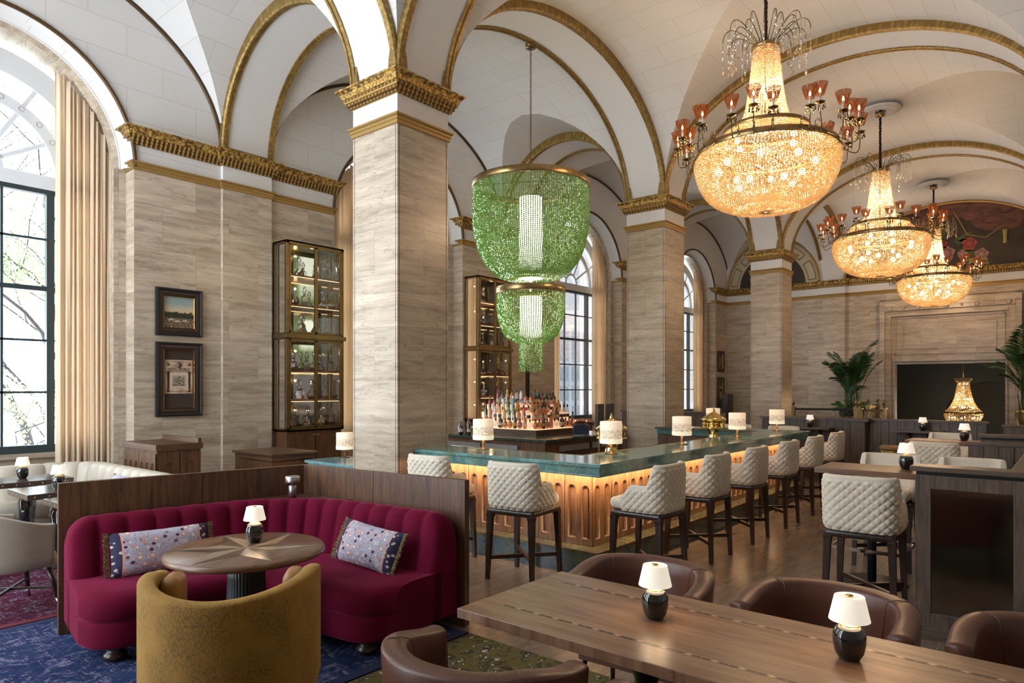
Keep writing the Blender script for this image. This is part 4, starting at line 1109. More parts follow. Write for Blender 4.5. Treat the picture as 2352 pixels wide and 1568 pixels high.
# pillows
def pillowmat():
    n=NT('floral_pillow_print'); v=n.uv((1,1,1))
    sp=n.n('SeparateXYZ'); n.l(v,sp.inputs[0])
    a=n.n('TexVoronoi'); a.inputs['Scale'].default_value=26; n.l(v,a.inputs[0]); b_=n.n('TexVoronoi'); b_.inputs['Scale'].default_value=13; n.l(n.uv((1,1,1),loc=(3,1,0)),b_.inputs[0])
    nz=n.noise(v,24,3,.6,1.5); nn=n.math('ABSOLUTE',n.math('SUBTRACT',nz.outputs[0],.5))
    c=n.mix(n.ramp(nn,(.0,1.0),(.03,0),interp='LINEAR'),(.47,.46,.56),(.30,.10,.03))
    c=n.mix(n.ramp(a.outputs[0],(.30,1.0),(.34,0)),c,n.mix(n.ramp(a.outputs[1],(.35,0.0),(.45,1.0)),(.10,.01,.05),(.72,.68,.66)))
    c=n.mix(n.ramp(a.outputs[0],(.10,1.0),(.14,0)),c,(.22,.03,.10))
    c=n.mix(n.ramp(b_.outputs[0],(.22,1.0),(.26,0)),c,(.62,.28,.24))
    c=n.mix(n.ramp(b_.outputs[0],(.13,1.0),(.17,0)),c,(.80,.72,.62))
    # navy end bands
    u=sp.outputs[0]; e=n.math('GREATER_THAN',n.math('ABSOLUTE',u),.225); e2=n.math('GREATER_THAN',n.math('ABSOLUTE',u),.215)
    band=n.mix(n.ramp(a.outputs[0],(.24,1.0),(.30,0)),(.03,.025,.07),(.66,.55,.48))
    c=n.mix(e2,c,(.75,.33,.22)); c=n.mix(e,c,band); n.set(col=c,rough=.8); n.bump(a.outputs[0],.15,.002); return n.m
M['pillow']=pillowmat()
def make_pillow():
    t=thing('lumbar_pillow','x','pillow'); L,Hh,Tk=.56,.31,.075; rows=[]
    nx,ny=28,16
    for side in (1,-1):
        b=MB() if side==1 else b
        rows=[]
        for i in range(nx+1):
            u=-1+2*i/nx; row=[]
            for j in range(ny+1):
                w=-1+2*j/ny; x=u*L/2*(1-.035*(1-abs(u))*0-.04*w*w*abs(u)*0); 
                k=1-.05*(1-u*u) ; x=u*L/2*(1-.03*(1-w*w)) ; y=w*Hh/2*(1-.05*(1-u*u))
                z=side*Tk*((1-abs(u)**2.6)*(1-abs(w)**2.6))**.55; row.append((x,y,z))
            rows.append(row)
        b.grid(rows,uv=lambda i,j:(-L/2+L*i/nx,-Hh/2+Hh*j/ny))
    b.build('cover',M['pillow'],t)
    r2=random.Random(3); fm=simple('olive_fringe',(.17,.14,.05),.8)
    for s in (-1,1):
        b=MB()
        for k in range(46):
            w=-1+2*k/45; x=s*L/2; y=w*Hh/2
            for q in range(2): b.bar((x,y,0),(x+s*(.022+r2.uniform(0,.012)),y+r2.uniform(-.012,.012),r2.uniform(-.012,.012)),.004)
        b.build('fringe',fm,t)
    return t
PT=tree(make_pillow())
def orient(o,loc,xdir,ydir):
    x=Vector(xdir).normalized(); y=Vector(ydir); y=(y-x*y.dot(x)).normalized(); z=x.cross(y)
    m=Matrix((x,y,z)).transposed().to_4x4(); m.translation=Vector(loc); o.matrix_world=m; o.location=loc; o.rotation_euler=m.to_euler()
p1=put(PT,'pl',(0,0,0),0,'long floral pillow with navy fringed ends on the left side, behind the round table')
orient(p1,Vector((2.18,5.12,.60)),(.985,-.175,0),(n1.x*-.30,n1.y*-.30,.95)); p1.scale=(1.18,1.0,1.0)
p2=dup(PT,(0,0,0),0,'floral pillow with navy fringed end leaning on the right side of the magenta banquette')
orient(p2,Vector((3.18,4.02,.61)),(.13,-.99,-.10),(.42,.0,.9))
# round table
def startop():
    t=thing('round_table','round walnut table with a pale star inlay on a black fluted pedestal','table',(2.30,4.15,0),.35)
    R=.49; b=MB(); b.lathe([(0,.69),(R-.02,.69),(R,.70),(R,.722),(R-.012,.735),(0,.735)],64); 
    b.build('tabletop',M['walnut_table'],t)
    l=MB(); d=MB()
    for k in range(6):
        a=2*PI*k/6; tip=(R*.93*math.cos(a),R*.93*math.sin(a)); r=.20; a1,a2=a-PI/6,a+PI/6
        for mb,aa,s in ((l,a1,1),(d,a2,-1)):
            i=mb.V((0,0,.7362),(r*math.cos(aa),r*math.sin(aa),.7362),(tip[0],tip[1],.7362)); mb.F([i,i+1,i+2] if s>0 else [i,i+2,i+1])
    l.build('light_inlay',wood('pale_inlay',(.26,.19,.12),(.37,.28,.19),'u',.7,.3,.3),t); d.build('dark_inlay',wood('dark_inlay',(.075,.045,.03),(.13,.08,.05),'u',.7,.3,.3),t)
    b=MB(); b.lathe([(.0,0),(.20,0),(.205,.02),(.17,.12),(.125,.35),(.115,.55),(.13,.69),(0,.69)],144,mod=lambda a,z:1-.05*abs(math.sin(a*18)) if .02<z<.69 else 1); b.build('pedestal',M['black'],t)
startop()
# lamps on tables
GL='black ceramic lamps with white shades'
for loc,rz,lab in (((2.42,4.26,.737),0,'black lamp with white shade on the round star-inlaid table'),
    ((2.70,1.43,.76),.3,'black lamp with white shade on the long table, the one closer to the bar'),((2.76,.66,.76),1,'largest black lamp with white shade, on the long table near the bottom right corner'),
    ((6.93,1.19,1.05),.4,'black lamp on the high table beside the mirrored booth panel'),((11.2,1.22,1.05),.8,'black lamp on the far high table'),
    ((13.80,4.0,1.02),0,'small black lamp on the shelf behind the last bar stools'),((13.90,2.13,1.02),.2,'small black lamp on the partition shelf left of the alcove chandelier'),
    ((2.36,9.05,.76),0,'black lamp on the table closest to the big window'),((2.36,7.88,.76),.5,'black lamp half cut by the end of the walnut booth wall')):
    put(TL,'tl',loc,rz,lab,GL)
# long table
lt=thing('long_table','long walnut communal table with inlaid diamond stripes in the foreground','table',(2.25,2.20,0))
b=MB(); b.box(0,.82,-3.4,0,.715,.76); b.build('tabletop',wood('walnut_tabletop_long',(.145,.064,.032),(.33,.178,.098),'v',.5,.33,.05),lt,bevel=.003)
dk=MB(); li=MB()
for x in (.17,.65):
    n=31
    for k in range(n):
        y=-.14-k*.104
        i=dk.V((x-.008,y,.7606),(x+.008,y,.7606),(x+.008,y-.032,.7606),(x-.008,y-.032,.7606)); dk.F([i,i+1,i+2,i+3])
        i=dk.V((x-.010,y-.095,.7606),(x+.010,y-.095,.7606),(x+.010,y-.135,.7606),(x-.010,y-.135,.7606)) if False else i
        i=dk.V((x-.008,y-.036,.7606),(x+.008,y-.036,.7606),(x+.008,y-.068,.7606),(x-.008,y-.068,.7606)); dk.F([i,i+1,i+2,i+3])
        i=li.V((x-.009,y-.086,.7608),(x,y-.070,.7608),(x+.009,y-.086,.7608),(x,y-.102,.7608)); li.F([i,i+1,i+2,i+3])
dk.build('dark_inlay',simple('dark_inlay_strip',(.055,.028,.018),.35),lt); li.build('diamond_inlay',simple('pale_diamond_inlay',(.55,.40,.28),.35),lt)
for y in (-.75,-2.6):
    b=MB(); b.lathe([(0,0),(.26,0),(.26,.02),(.08,.06),(.06,.12),(.10,.22),(.11,.3),(.06,.42),(.05,.5),(.10,.62),(.14,.70),(.14,.715),(0,.715)],28,c=(.41,y,0)); b.build('pedestal',M['blackgloss'],lt)
# beige banquette
bb=thing('beige_banquette','cream leather corner banquette with channelled back below the big window','sofa',(3.40,9.93,0))
banquette(bb,[(-4.0,-.02),(-.0,-.02),(-.0,-3.0)],.55,bumpy('pale_leather',(.50,.43,.34),.45,0,40,.06,.002,.05),.85,.75,.24,zb=.05)
pl=dup(PT,(0,0,0),0,'small white patterned pillow on the beige banquette, just above the booth wall'); pl.scale=(.7,.9,.9)
orient(pl,(3.0,8.1,.66),(0,-1,0),(.4,0,.9))
# rugs
def rugmat(name,base,alt,light,dark,scale=1):
    n=NT(name); v=n.uv((scale,scale,1)); a=n.noise(v,9,7,.75,1.8); st=n.noise(n.uv((60*scale,3*scale,1)),1.5,3,.7); st2=n.noise(n.uv((3*scale,60*scale,1)),1.5,3,.7); m=n.noise(v,2.5,4,.7,2)
    vo=n.n('TexVoronoi'); vo.inputs['Scale'].default_value=7*scale; n.l(v,vo.inputs[0])
    c=n.mix(n.ramp(m.outputs[0],(.42,0),(.58,1.0)),base,alt)
    k=n.ramp(n.math('ADD',n.math('MULTIPLY',a.outputs[0],.6),n.math('MULTIPLY',n.math('MAXIMUM',st.outputs[0],st2.outputs[0]),.45)),(.565,0),(.60,.95))
    c=n.mix(k,c,light); c=n.mix(n.ramp(vo.outputs[0],(.12,.35),(.2,0)),c,light); f=n.noise(v,120,2); c=n.mix(n.ramp(f.outputs[0],(.3,.35),(.6,0)),c,dark)
    n.set(col=c,rough=.95,spec=.1); n.bump(f.outputs[0],.4,.004); return n.m
def rug(lab,x0,x1,y0,y1,m,border=None):
    t=thing('rug',lab,'rug',(x0,y0,0)); b=MB(); b.box(0,x1-x0,0,y1-y0,0,.008); b.build('pile',m,t)
    if border:
        b=MB(); w=.08; X,Y=x1-x0,y1-y0
        for q in ((0,X,0,w),(0,X,Y-w,Y),(0,w,w,Y-w),(X-w,X,w,Y-w)): b.box(*q,.001,.0095)
        b.build('border',border,t)
rug('distressed blue oriental rug under the magenta booth',-.8,3.60,3.40,6.08,rugmat('blue_rug_pile',(.014,.027,.085),(.024,.042,.105),(.21,.19,.27),(.008,.008,.03)),simple('navy_rug_border',(.010,.016,.065),.95))
rug('distressed wine-red oriental rug below the window tables',-.8,3.3,6.10,9.3,rugmat('red_rug_pile',(.09,.006,.018),(.07,.008,.035),(.24,.20,.26),(.04,.01,.03)),simple('wine_rug_border',(.13,.008,.02),.95))
def olive():
    n=NT('olive_rug_pile'); v=n.uv(); a=n.noise(v,5,6,.7,2.5); f=n.noise(v,150,2); sp=n.n('SeparateXYZ'); n.l(v,sp.inputs[0])
    c=n.mix(n.ramp(a.outputs[0],(.5,0),(.54,.9)),(.125,.095,.02),(.025,.028,.01)); w=n.noise(v,22,3,.6,1); c=n.mix(n.math('MULTIPLY',n.ramp(a.outputs[0],(.52,0),(.56,1.0)),n.ramp(w.outputs[0],(.56,0),(.6,1.0))),c,(.60,.55,.45))
    n.set(col=c,rough=.95); n.bump(f.outputs[0],.3,.003); return n.m
rug('olive floral rug under the long table',.2,3.60,-1.2,3.38,olive())

# everything that stands on a rug rests on its pile
for o in list(COL.objects):
    if o.parent is None and o.name.split('.')[0] in ('tub_chair','velvet_banquette','round_table','long_table','bistro_table','dining_chair') : o.location.z+=.0085
    if o is bw: o.location.z+=.0085
for o in list(COL.objects):
    if o.parent is None and o.name.split('.')[0] in ('table_lamp','lumbar_pillow') and o.location.x<3.4: o.location.z+=.0085
# ================================================================ chandeliers
def bead_mat(name,c,tc_,g=.35,tr=.15,glow=None):
    n=NT(name); a=n.n('BsdfTranslucent'); a.inputs[0].default_value=tc_+(1,); gl=n.n('BsdfGlossy'); gl.inputs[0].default_value=c+(1,); gl.inputs['Roughness'].default_value=.12
    t=n.n('BsdfTransparent'); t.inputs[0].default_value=tc_+(1,); m=n.n('MixShader'); m.inputs[0].default_value=g; n.l(a.outputs[0],m.inputs[1]); n.l(gl.outputs[0],m.inputs[2])
    m2=n.n('MixShader'); m2.inputs[0].default_value=tr; n.l(m.outputs[0],m2.inputs[1]); n.l(t.outputs[0],m2.inputs[2]); n.l(m2.outputs[0],n.out.inputs[0]); return n.m
M['crystal']=bead_mat('amber_crystal_beads',(1,.93,.80),(.74,.60,.42),.5,.05)
M['crystal_clear']=bead_mat('clear_crystal_beads',(1,.95,.86),(.72,.62,.48),.5,.08)
M['green']=bead_mat('green_glass_links',(.90,1,.78),(.48,.74,.24),.5,.04)
M['pan']=simple('dark_brass',(.20,.14,.06),.2,1)
OCT=[(1,0,0),(0,1,0),(-1,0,0),(0,-1,0),(0,0,1),(0,0,-1)]
OCF=[(0,1,4),(1,2,4),(2,3,4),(3,0,4),(1,0,5),(2,1,5),(3,2,5),(0,3,5)]
def bead(b,p,r,rz=None,rot=0):
    rz=rz or r; c,s=math.cos(rot),math.sin(rot)
    i=b.V(*[(p[0]+r*(x*c-y*s),p[1]+r*(x*s+y*c),p[2]+rz*z) for x,y,z in OCT])
    for f in OCF: b.F([i+k for k in f],(((0,0),)*3))
def resample(prof,step):
    L=[0]
    for i in range(1,len(prof)): L.append(L[-1]+math.dist(prof[i],prof[i-1]))
    n=max(2,round(L[-1]/step)); out=[]; j=0
    for i in range(n+1):
        t=L[-1]*i/n
        while j<len(L)-2 and L[j+1]<t: j+=1
        f=(t-L[j])/(L[j+1]-L[j]); out.append(tuple(a+(c-a)*f for a,c in zip(prof[j],prof[j+1])))
    return out
def smooth(prof,it=2):
    for _ in range(it):
        q=[prof[0]]
        for a,c in zip(prof,prof[1:]): q+=[tuple(.75*x+.25*y for x,y in zip(a,c)),tuple(.25*x+.75*y for x,y in zip(a,c))]
        prof=q+[prof[-1]]
    return prof
def strands(b,prof,n,step,r,rz,minr=None,jit=0):
    sp=smooth(prof); rg=random.Random(1); L=[0]
    for i in range(1,len(sp)): L.append(L[-1]+math.dist(sp[i],sp[i-1]))
    for k in range(n):
        s_=step*(rg.random() if not jit else .5*(k%2)); j=0; a=2*PI*k/n
        while s_<L[-1]:
            while j<len(L)-2 and L[j+1]<s_: j+=1
            f=(s_-L[j])/(L[j+1]-L[j]); R=sp[j][0]+(sp[j+1][0]-sp[j][0])*f; z=sp[j][1]+(sp[j+1][1]-sp[j][1])*f
            # fewer strands where the net closes
            if minr and ((R<minr and k%2) or (R<minr*.5 and k%4)): break
            bead(b,(R*math.cos(a),R*math.sin(a),z),r,rz,a+rg.random()); s_+=step
def ringband(b,R,z0,z1,th=.02,n=72): b.lathe([(R,z0),(R+.008,z0+.008),(R+.008,z1-.008),(R,z1),(R-th,z1),(R-th,z0),(R,z0)],n,caps=False)
def shade_pleat():
    n=NT('amber_pleated_shade'); v=n.uv((1,1,1)); w=n.noise(n.uv((75,1.5,1)),1.0,3,.7)
    c=n.ramp(w.outputs[0],(.38,(.035,.006,.003)),(.66,(.36,.115,.026)),(.5,(.13,.030,.007)))
    tl=n.n('BsdfTranslucent'); n.l(c,tl.inputs[0]); df=n.n('BsdfDiffuse'); n.l(c,df.inputs[0]); em=n.n('Emission'); n.l(c,em.inputs[0]); em.inputs[1].default_value=.26
    m=n.n('MixShader'); m.inputs[0].default_value=.5; n.l(tl.outputs[0],m.inputs[1]); n.l(df.outputs[0],m.inputs[2]); ad=n.n('AddShader'); n.l(m.outputs[0],ad.inputs[0]); n.l(em.outputs[0],ad.inputs[1])
    tr=n.n('BsdfTransparent'); m2=n.n('MixShader'); m2.inputs[0].default_value=.2; n.l(ad.outputs[0],m2.inputs[1]); n.l(tr.outputs[0],m2.inputs[2]); n.l(m2.outputs[0],n.out.inputs[0]); return n.m
M['pleat']=shade_pleat()
M['glow']=emis('candle_bulb',(1,.78,.48),3)
def make_chandelier():
    t=thing('crystal_chandelier','x','chandelier')        # origin at the centre of the main ring, z = 4.80
    b=MB(); strands(b,[(.84,-.06),(.885,-.13),(.87,-.26),(.80,-.46),(.68,-.62),(.45,-.735),(.20,-.775),(.03,-.78)],168,.0285,.0160,.0150,.42,1); tag(b.build('bead_bowl',M['crystal'],t,recalc=False),None,None,kind='stuff')
    b=MB(); strands(b,[(.51,.24),(.57,.14),(.70,.06),(.82,.02)],130,.028,.0155,.015,None,1); tag(b.build('bead_skirt',M['crystal'],t,recalc=False),None,None,kind='stuff')
    b=MB(); strands(b,[(.155,1.30),(.18,1.0),(.22,.65),(.28,.40),(.40,.26)],52,.0285,.0135,.0145,None,0); tag(b.build('bead_column',M['crystal_clear'],t,recalc=False),None,None,kind='stuff')
    b=MB(); ringband(b,.85,-.055,.02); b.build('main_ring',M['brass_dull'],t)
    b=MB(); ringband(b,.52,.225,.28); b.build('upper_ring',M['brass_dull'],t)
    b=MB(); ringband(b,.17,1.29,1.34); b.lathe([(.17,1.335),(.0,1.345)],24,caps=False); b.build('crown_ring',M['brass_dull'],t)
    # bulbs and frame inside
    b=MB()
    for R,n,z in ((.58,8,-.20),(.34,5,-.42),(.38,6,.12)):
        for k in range(n):
            a=2*PI*(k+.3)/n; b.lathe([(0,-.05),(.035,-.03),(.042,0),(.03,.035),(0,.045)],10,c=(R*math.cos(a),R*math.sin(a),z))
    tag(b.build('inner_bulbs',M['bulb'],t),None,None,kind='stuff')
    b=MB(); b.tube([(0,0,-.5),(0,0,1.35)],.014,8)
    for k in range(6):
        a=2*PI*k/6; b.tube([(0,0,0),(.84*math.cos(a),.84*math.sin(a),-.01)],.008,6); b.tube([(0,0,-.25),(.6*math.cos(a),.6*math.sin(a),-.27)],.006,6)
    b.build('inner_frame',M['pan'],t)
    # fountain crown
    b=MB(); s=MB(); rg=random.Random(4)
    for k in range(22):
        a=2*PI*k/22; R=.40+.12*(k%2)+.03*rg.random(); h=.22+.07*rg.random()
        pts=[]
        for i in range(13):
            u=i/12; rr=.10+ (R-.10)*(1-(1-u)**1.7); z=1.34+h*math.sin(PI*.88*u)**.9
            pts.append((rr*math.cos(a),rr*math.sin(a),z))
        b.tube(pts,.005,6)
        for tt in (8,12):
            p=pts[tt]; n=rg.randint(9,16)
            for i in range(n): bead(s,(p[0],p[1],p[2]-.012-.026*i),.008,.013,i)
            z=p[2]-.012-.026*n; bead(s,(p[0],p[1],z-.03),.017,.045,.3)
    b.build('crown_arms',M['pan'],t); tag(s.build('crystal_drops',M['crystal_clear'],t,recalc=False),None,None,kind='stuff')
    b=MB(); rg=random.Random(8); pts=[(rg.uniform(-.004,.004),rg.uniform(-.004,.004),1.34+i*.03) for i in range(42)]; b.tube(pts,lambda u:.022+.006*math.sin(u*130),8); b.build('velvet_chain_sleeve',simple('dark_velvet',(.03,.008,.008),.9),t)
    b=MB(); b.lathe([(0,2.40),(.075,2.42),(.10,2.46),(.06,2.50),(.0,2.50)],28); b.build('canopy',M['brass_dull'],t)
    b=MB(); b.lathe([(.10,2.52),(.20,2.515),(.22,2.50),(.30,2.51),(.32,2.53),(.36,2.52),(.38,2.56),(.0,2.57)],48,caps=False); b.build('ceiling_rose',M['plaster_flat'],t)
    # arms with candles
    protoarm=None
    def arm(R,h,a,s_):
        nonlocal protoarm
        key=(R,h)
        if key not in cache:
            b=MB(); pts=[]
            for i in range(17):
                u=i/16; x=.86+(R-.86)*u+.07*math.sin(PI*u*1.0); z=-.02-.13*math.sin(PI*u*.9)*(1-.0*u)+ (h+.0)*u**2.2
                pts.append((x,0,z))
            b.tube(pts,.0065,6)
            q=[(.88+.05*math.cos(v_*.5)*(1-v_/16)+.03,0,.02+.06*math.sin(v_*.5)*(1-v_/16)) for v_ in range(13)]; b.tube(q,.005,6)
            o=b.build('arm',M['pan'],t)
            b=MB(); b.lathe([(0,-.02),(.02,-.015),(.05,.0),(.058,.01),(.02,.012),(.014,.02),(0,.02)],16,c=(R,0,h))
            for k in range(7):
                an=2*PI*k/7; bead(b,(R+.052*math.cos(an),.052*math.sin(an),h-.02),.007,.012); bead(b,(R+.052*math.cos(an),.052*math.sin(an),h-.052),.011,.024)
            p_=b.build('drip_pan',M['pan'],o)
            b=MB(); b.lathe([(.012,.018),(.012,.11),(0,.11)],12,c=(R,0,h)); c_=b.build('candle',simple('ivory_candle_%d'%len(cache),(.75,.70,.68),.5),o)
            b=MB(); b.lathe([(0,.10),(.013,.125),(.014,.145),(.004,.175),(0,.18)],10,c=(R,0,h)); g_=b.build('bulb',M['glow'],o)
            b=MB(); rows=[(.048,.092),(.088,.222)]; rr=[]
            for r_,z_ in rows: rr.append([(R+r_*(1+.02*math.sin(k*PI))*math.cos(2*PI*k/40),r_*math.sin(2*PI*k/40),h+z_) for k in range(41)])
            b.grid(rr,uv=lambda i,j:(j/40,i)); s__=b.build('shade',M['pleat'],o,recalc=False)
            b=MB(); b.tube([(R+.083*math.cos(2*PI*k/20),.083*math.sin(2*PI*k/20),h+.216) for k in range(20)],.0028,5,closed=True); b.build('rim',M['black'],s__) if False else None
            cache[key]=tree(o); r=o
        else:
            T=cache[key]; new=[]
            for o,pi in T:
                c=o.copy(); COL.objects.link(c); c.parent=new[pi] if pi>=0 else t; new.append(c)
            r=new[0]
        r.rotation_euler=(0,0,a)
        return r
    cache={}
    for k in range(8):
        a=2*PI*k/8+.2
        arm(.96,.23,a,0); arm(1.09,.12,a-.21,0); arm(1.09,.12,a+.21,0)
    return t
CT_=tree(make_chandelier())
gl='crystal chandeliers along the hall'
CY=YN
put(CT_,'ch',(8.77,CY,4.80),0,'largest crystal chandelier with amber shades, nearest of the three in the hall',gl)
dup(CT_,(15.27,CY,4.80),.35,'middle crystal chandelier of the hall, partly overlapping the smallest one',gl)
dup(CT_,(21.77,CY,4.80),.8,'farthest and smallest hall chandelier, in front of the painted mural',gl)
for i,x in enumerate((8.77,15.27,21.77)):
    point('chandelier_light',(x,CY,4.66),CHP,(1,.70,.42),.22)
    point('chandelier_light_up',(x,CY,5.55),CHU,(1,.74,.50),.10)
# ---- green chandelier
def make_green():
    t=thing('green_chandelier','tall three-tier chandelier of green glass chains hanging over the bar','chandelier',(8.70,6.84,3.30))
    def Z(z): return z-3.30
    def band(R,z): b=MB(); ringband(b,R,Z(z)-.10,Z(z),.03,96); b.build('ring_band',M['brass_dull'],t)
    band(.945,5.10); band(.555,3.40)
    b=MB(); strands(b,[(.93,Z(5.0)),(.945,Z(4.6)),(.92,Z(4.25)),(.82,Z(3.9)),(.62,Z(3.63)),(.40,Z(3.53)),(.20,Z(3.56))],170,.030,.0170,.018,.45,0); tag(b.build('upper_glass_chains',M['green'],t,recalc=False),None,None,kind='stuff')
    b=MB(); strands(b,[(.54,Z(3.31)),(.55,Z(3.1)),(.52,Z(2.82)),(.40,Z(2.58)),(.20,Z(2.50))],92,.029,.0155,.0165,.30,0); tag(b.build('middle_glass_chains',M['green'],t,recalc=False),None,None,kind='stuff')
    b=MB(); strands(b,[(.185,Z(2.50)),(.185,Z(2.04))],34,.027,.014,.016); tag(b.build('lower_glass_chains',M['green'],t,recalc=False),None,None,kind='stuff')
    g=emis('lit_inner_cylinder',(1,.93,.80),.7)
    b=MB(); b.lathe([(.19,Z(4.85)),(.19,Z(3.58))],32); b.build('light_cylinder',g,t)
    b=MB(); b.lathe([(.18,Z(3.25)),(.18,Z(2.56))],32); b.build('light_cylinder',g,t)
    b=MB(); b.lathe([(.20,Z(3.57)),(.20,Z(3.545)),(0,Z(3.545))],32,caps=False); b.tube([(0,0,Z(3.56)),(0,0,Z(3.34))],.018,10); b.build('diffuser',emis('pale_diffuser',(1,.9,.7),.6),t)
    b=MB(); b.lathe([(0,Z(7.28)),(.085,Z(7.28)),(.085,Z(7.38)),(0,Z(7.38))],28); b.build('canopy',M['bronze'],t)
    b=MB(); z=5.10; k=0
    while z<7.26:
        pts=[(.014*math.cos(a)*(1 if k%2 else 0)+0,.014*math.cos(a)*(0 if k%2 else 1),Z(z)+.030+.030*math.sin(a)) for a in [2*PI*i/8 for i in range(8)]]
        b.tube(pts,.0045,5,closed=True); z+=.048; k+=1
    tag(b.build('chain',M['bronze'],t),None,None,kind='stuff')
    b=MB()
    for k in range(4):
        a=PI/4+k*PI/2; b.tube([(0,0,Z(5.12)),(.93*math.cos(a),.93*math.sin(a),Z(5.03))],.008,6); b.tube([(0,0,Z(3.40)),(.54*math.cos(a),.54*math.sin(a),Z(3.34))],.008,6)
    b.build('spokes',M['bronze'],t)
    return t
make_green()
point('green_chandelier_light',(8.70,6.84,4.3),75,(1,.92,.75),.2)
# ---- alcove chandelier
ac=thing('alcove_chandelier','small golden crystal chandelier glowing in the dark alcove','chandelier',(27.0,2.97,0))
b=MB(); strands(b,[(.16,1.98),(.20,1.7),(.27,1.35),(.40,1.10),(.52,.99)],64,.030,.014,.016); strands(b,[(.55,.93),(.54,.80),(.42,.62),(.20,.52)],84,.030,.014,.016,.3); strands(b,[(.24,2.10),(.26,2.03),(.17,1.96)],44,.028,.014,.014); tag(b.build('bead_net',M['crystal'],ac,recalc=False),None,None,kind='stuff')
b=MB(); ringband(b,.56,.94,.98); ringband(b,.255,2.10,2.13); b.tube([(0,0,2.12),(0,0,3.1)],.012,8); b.build('rings_and_rod',M['brass_dull'],ac)
b=MB()
for R,n,z in ((.40,8,.78),(.12,3,1.9),(.18,5,1.4),(.30,6,1.12)):
    for k in range(n):
        a=2*PI*k/n; b.lathe([(0,-.03),(.028,0),(0,.03)],8,c=(R*math.cos(a),R*math.sin(a),z))
tag(b.build('bulbs',M['bulb'],ac),None,None,kind='stuff')
point('alcove_light',(27.0,2.97,1.2),14,(1,.68,.34),.12)
# lamps' own light
for x,y,z in ((5.82,5.27,1.32),(6.30,3.86,1.32),(7.93,3.83,1.32),(9.60,3.78,1.32),(11.42,3.83,1.32)): point('bar_lamp_light',(x,y,z),.7,(1,.70,.42),.06)
for x,y,z in ((2.42,4.26,.92),(2.70,1.43,.94),(2.76,.66,.94)): point('table_lamp_light',(x,y,z),.4,(1,.75,.5),.05)
# recessed spot in the second aisle vault
sp=thing('recessed_spot','small recessed ceiling spot shining in the vault behind the second column','ceiling light',(17.0,8.3,7.02))
b=MB(); b.lathe([(.0,0),(.06,0),(.075,.01),(.075,.10),(0,.10)],20); b.build('lens',emis('spot_lens',(1,.9,.75),6),sp)
# ================================================================ windows, curtains, view outside
def window(i,cx):
    w=thing('window_%d'%(i+1),'','',(cx,YW+.66,0)); del w['label']; del w['category']; w['kind']='structure'
    y=0; b=MB(); R=RI-.03
    T=.045
    for x in (-1.36,1.36): b.box(x-.05,x+.05,-.04,.04,.95,4.42)
    for x in (-.80,.80): b.box(x-.045,x+.045,-.045,.045,.95,4.42)
    for x in (-.265,.265): b.box(x-.014,x+.014,-.02,.02,.95,4.42)
    for z in (3.76,3.10,2.41,1.72): b.box(-1.36,1.36,-.02,.02,z-.014,z+.014)
    b.box(-1.36,1.36,-.03,.03,3.07,3.13); b.box(-1.36,1.36,-.05,.05,.92,1.02); b.box(-1.36,1.36,-.05,.05,4.36,4.42)
    b.build('steel_frame',M['steelframe'],w)
    b=MB(); b.box(-R,R,-.06,.06,4.42,4.60)
    def arc(r0,r1,y0=-.04,y1=.04,n=40):
        P=[(-r1*math.cos(PI*k/n),r1*math.sin(PI*k/n)) for k in range(n+1)]; Q=[(-r0*math.cos(PI*k/n),r0*math.sin(PI*k/n)) for k in range(n+1)]
        rows=[[(x,y0,4.6+z),(x,y1,4.6+z)] for x,z in P]; b.grid(rows); rows=[[(x,y0,4.6+z),(x,y1,4.6+z)] for x,z in Q]; b.grid(rows)
        for yy in (y0,y1): b.grid([[(P[k][0],yy,4.6+P[k][1]),(Q[k][0],yy,4.6+Q[k][1])] for k in range(n+1)],smooth=False)
    arc(1.27,1.56); arc(.86,1.00); arc(.22,.28)
    for k in range(1,6):
        a=PI*k/6; b.bar((.26*math.cos(a),0,4.6+.26*math.sin(a)),(1.28*math.cos(a),0,4.6+1.28*math.sin(a)),.045,.05)
    b.build('lunette_frame',M['whiteframe'],w)
    # painted scroll on the lunette band
    b=MB()
    for k in range(2,11):
        a=PI*k/12; c=(.93*math.cos(a),-.045,4.6+.93*math.sin(a)); 
        for q in range(2):
            s=1 if q else -1; b.tube([(c[0]+.045*math.cos(a+s*v*.35)*(1-v/14),-.042,c[2]+.045*math.sin(a+s*v*.35)*(1-v/14)) for v in range(12)],.004,5)
    b.build('gilt_scrolls',simple('gilt_scroll_%d'%i,(.50,.46,.38),.6),w)
    b=MB(); j=b.V((-1.4,.01,.95),(1.4,.01,.95),(1.4,.01,4.5),(-1.4,.01,4.5)); b.F([j,j+1,j+2,j+3]); 
    P=[(-1.3*math.cos(PI*k/24),.01,4.6+1.3*math.sin(PI*k/24)) for k in range(25)]; j=b.V(*P); b.F([j+k for k in range(25)])
    b.build('pane',M['glass'],w)
    return w
for i,cx in enumerate(bcx): window(i,cx)
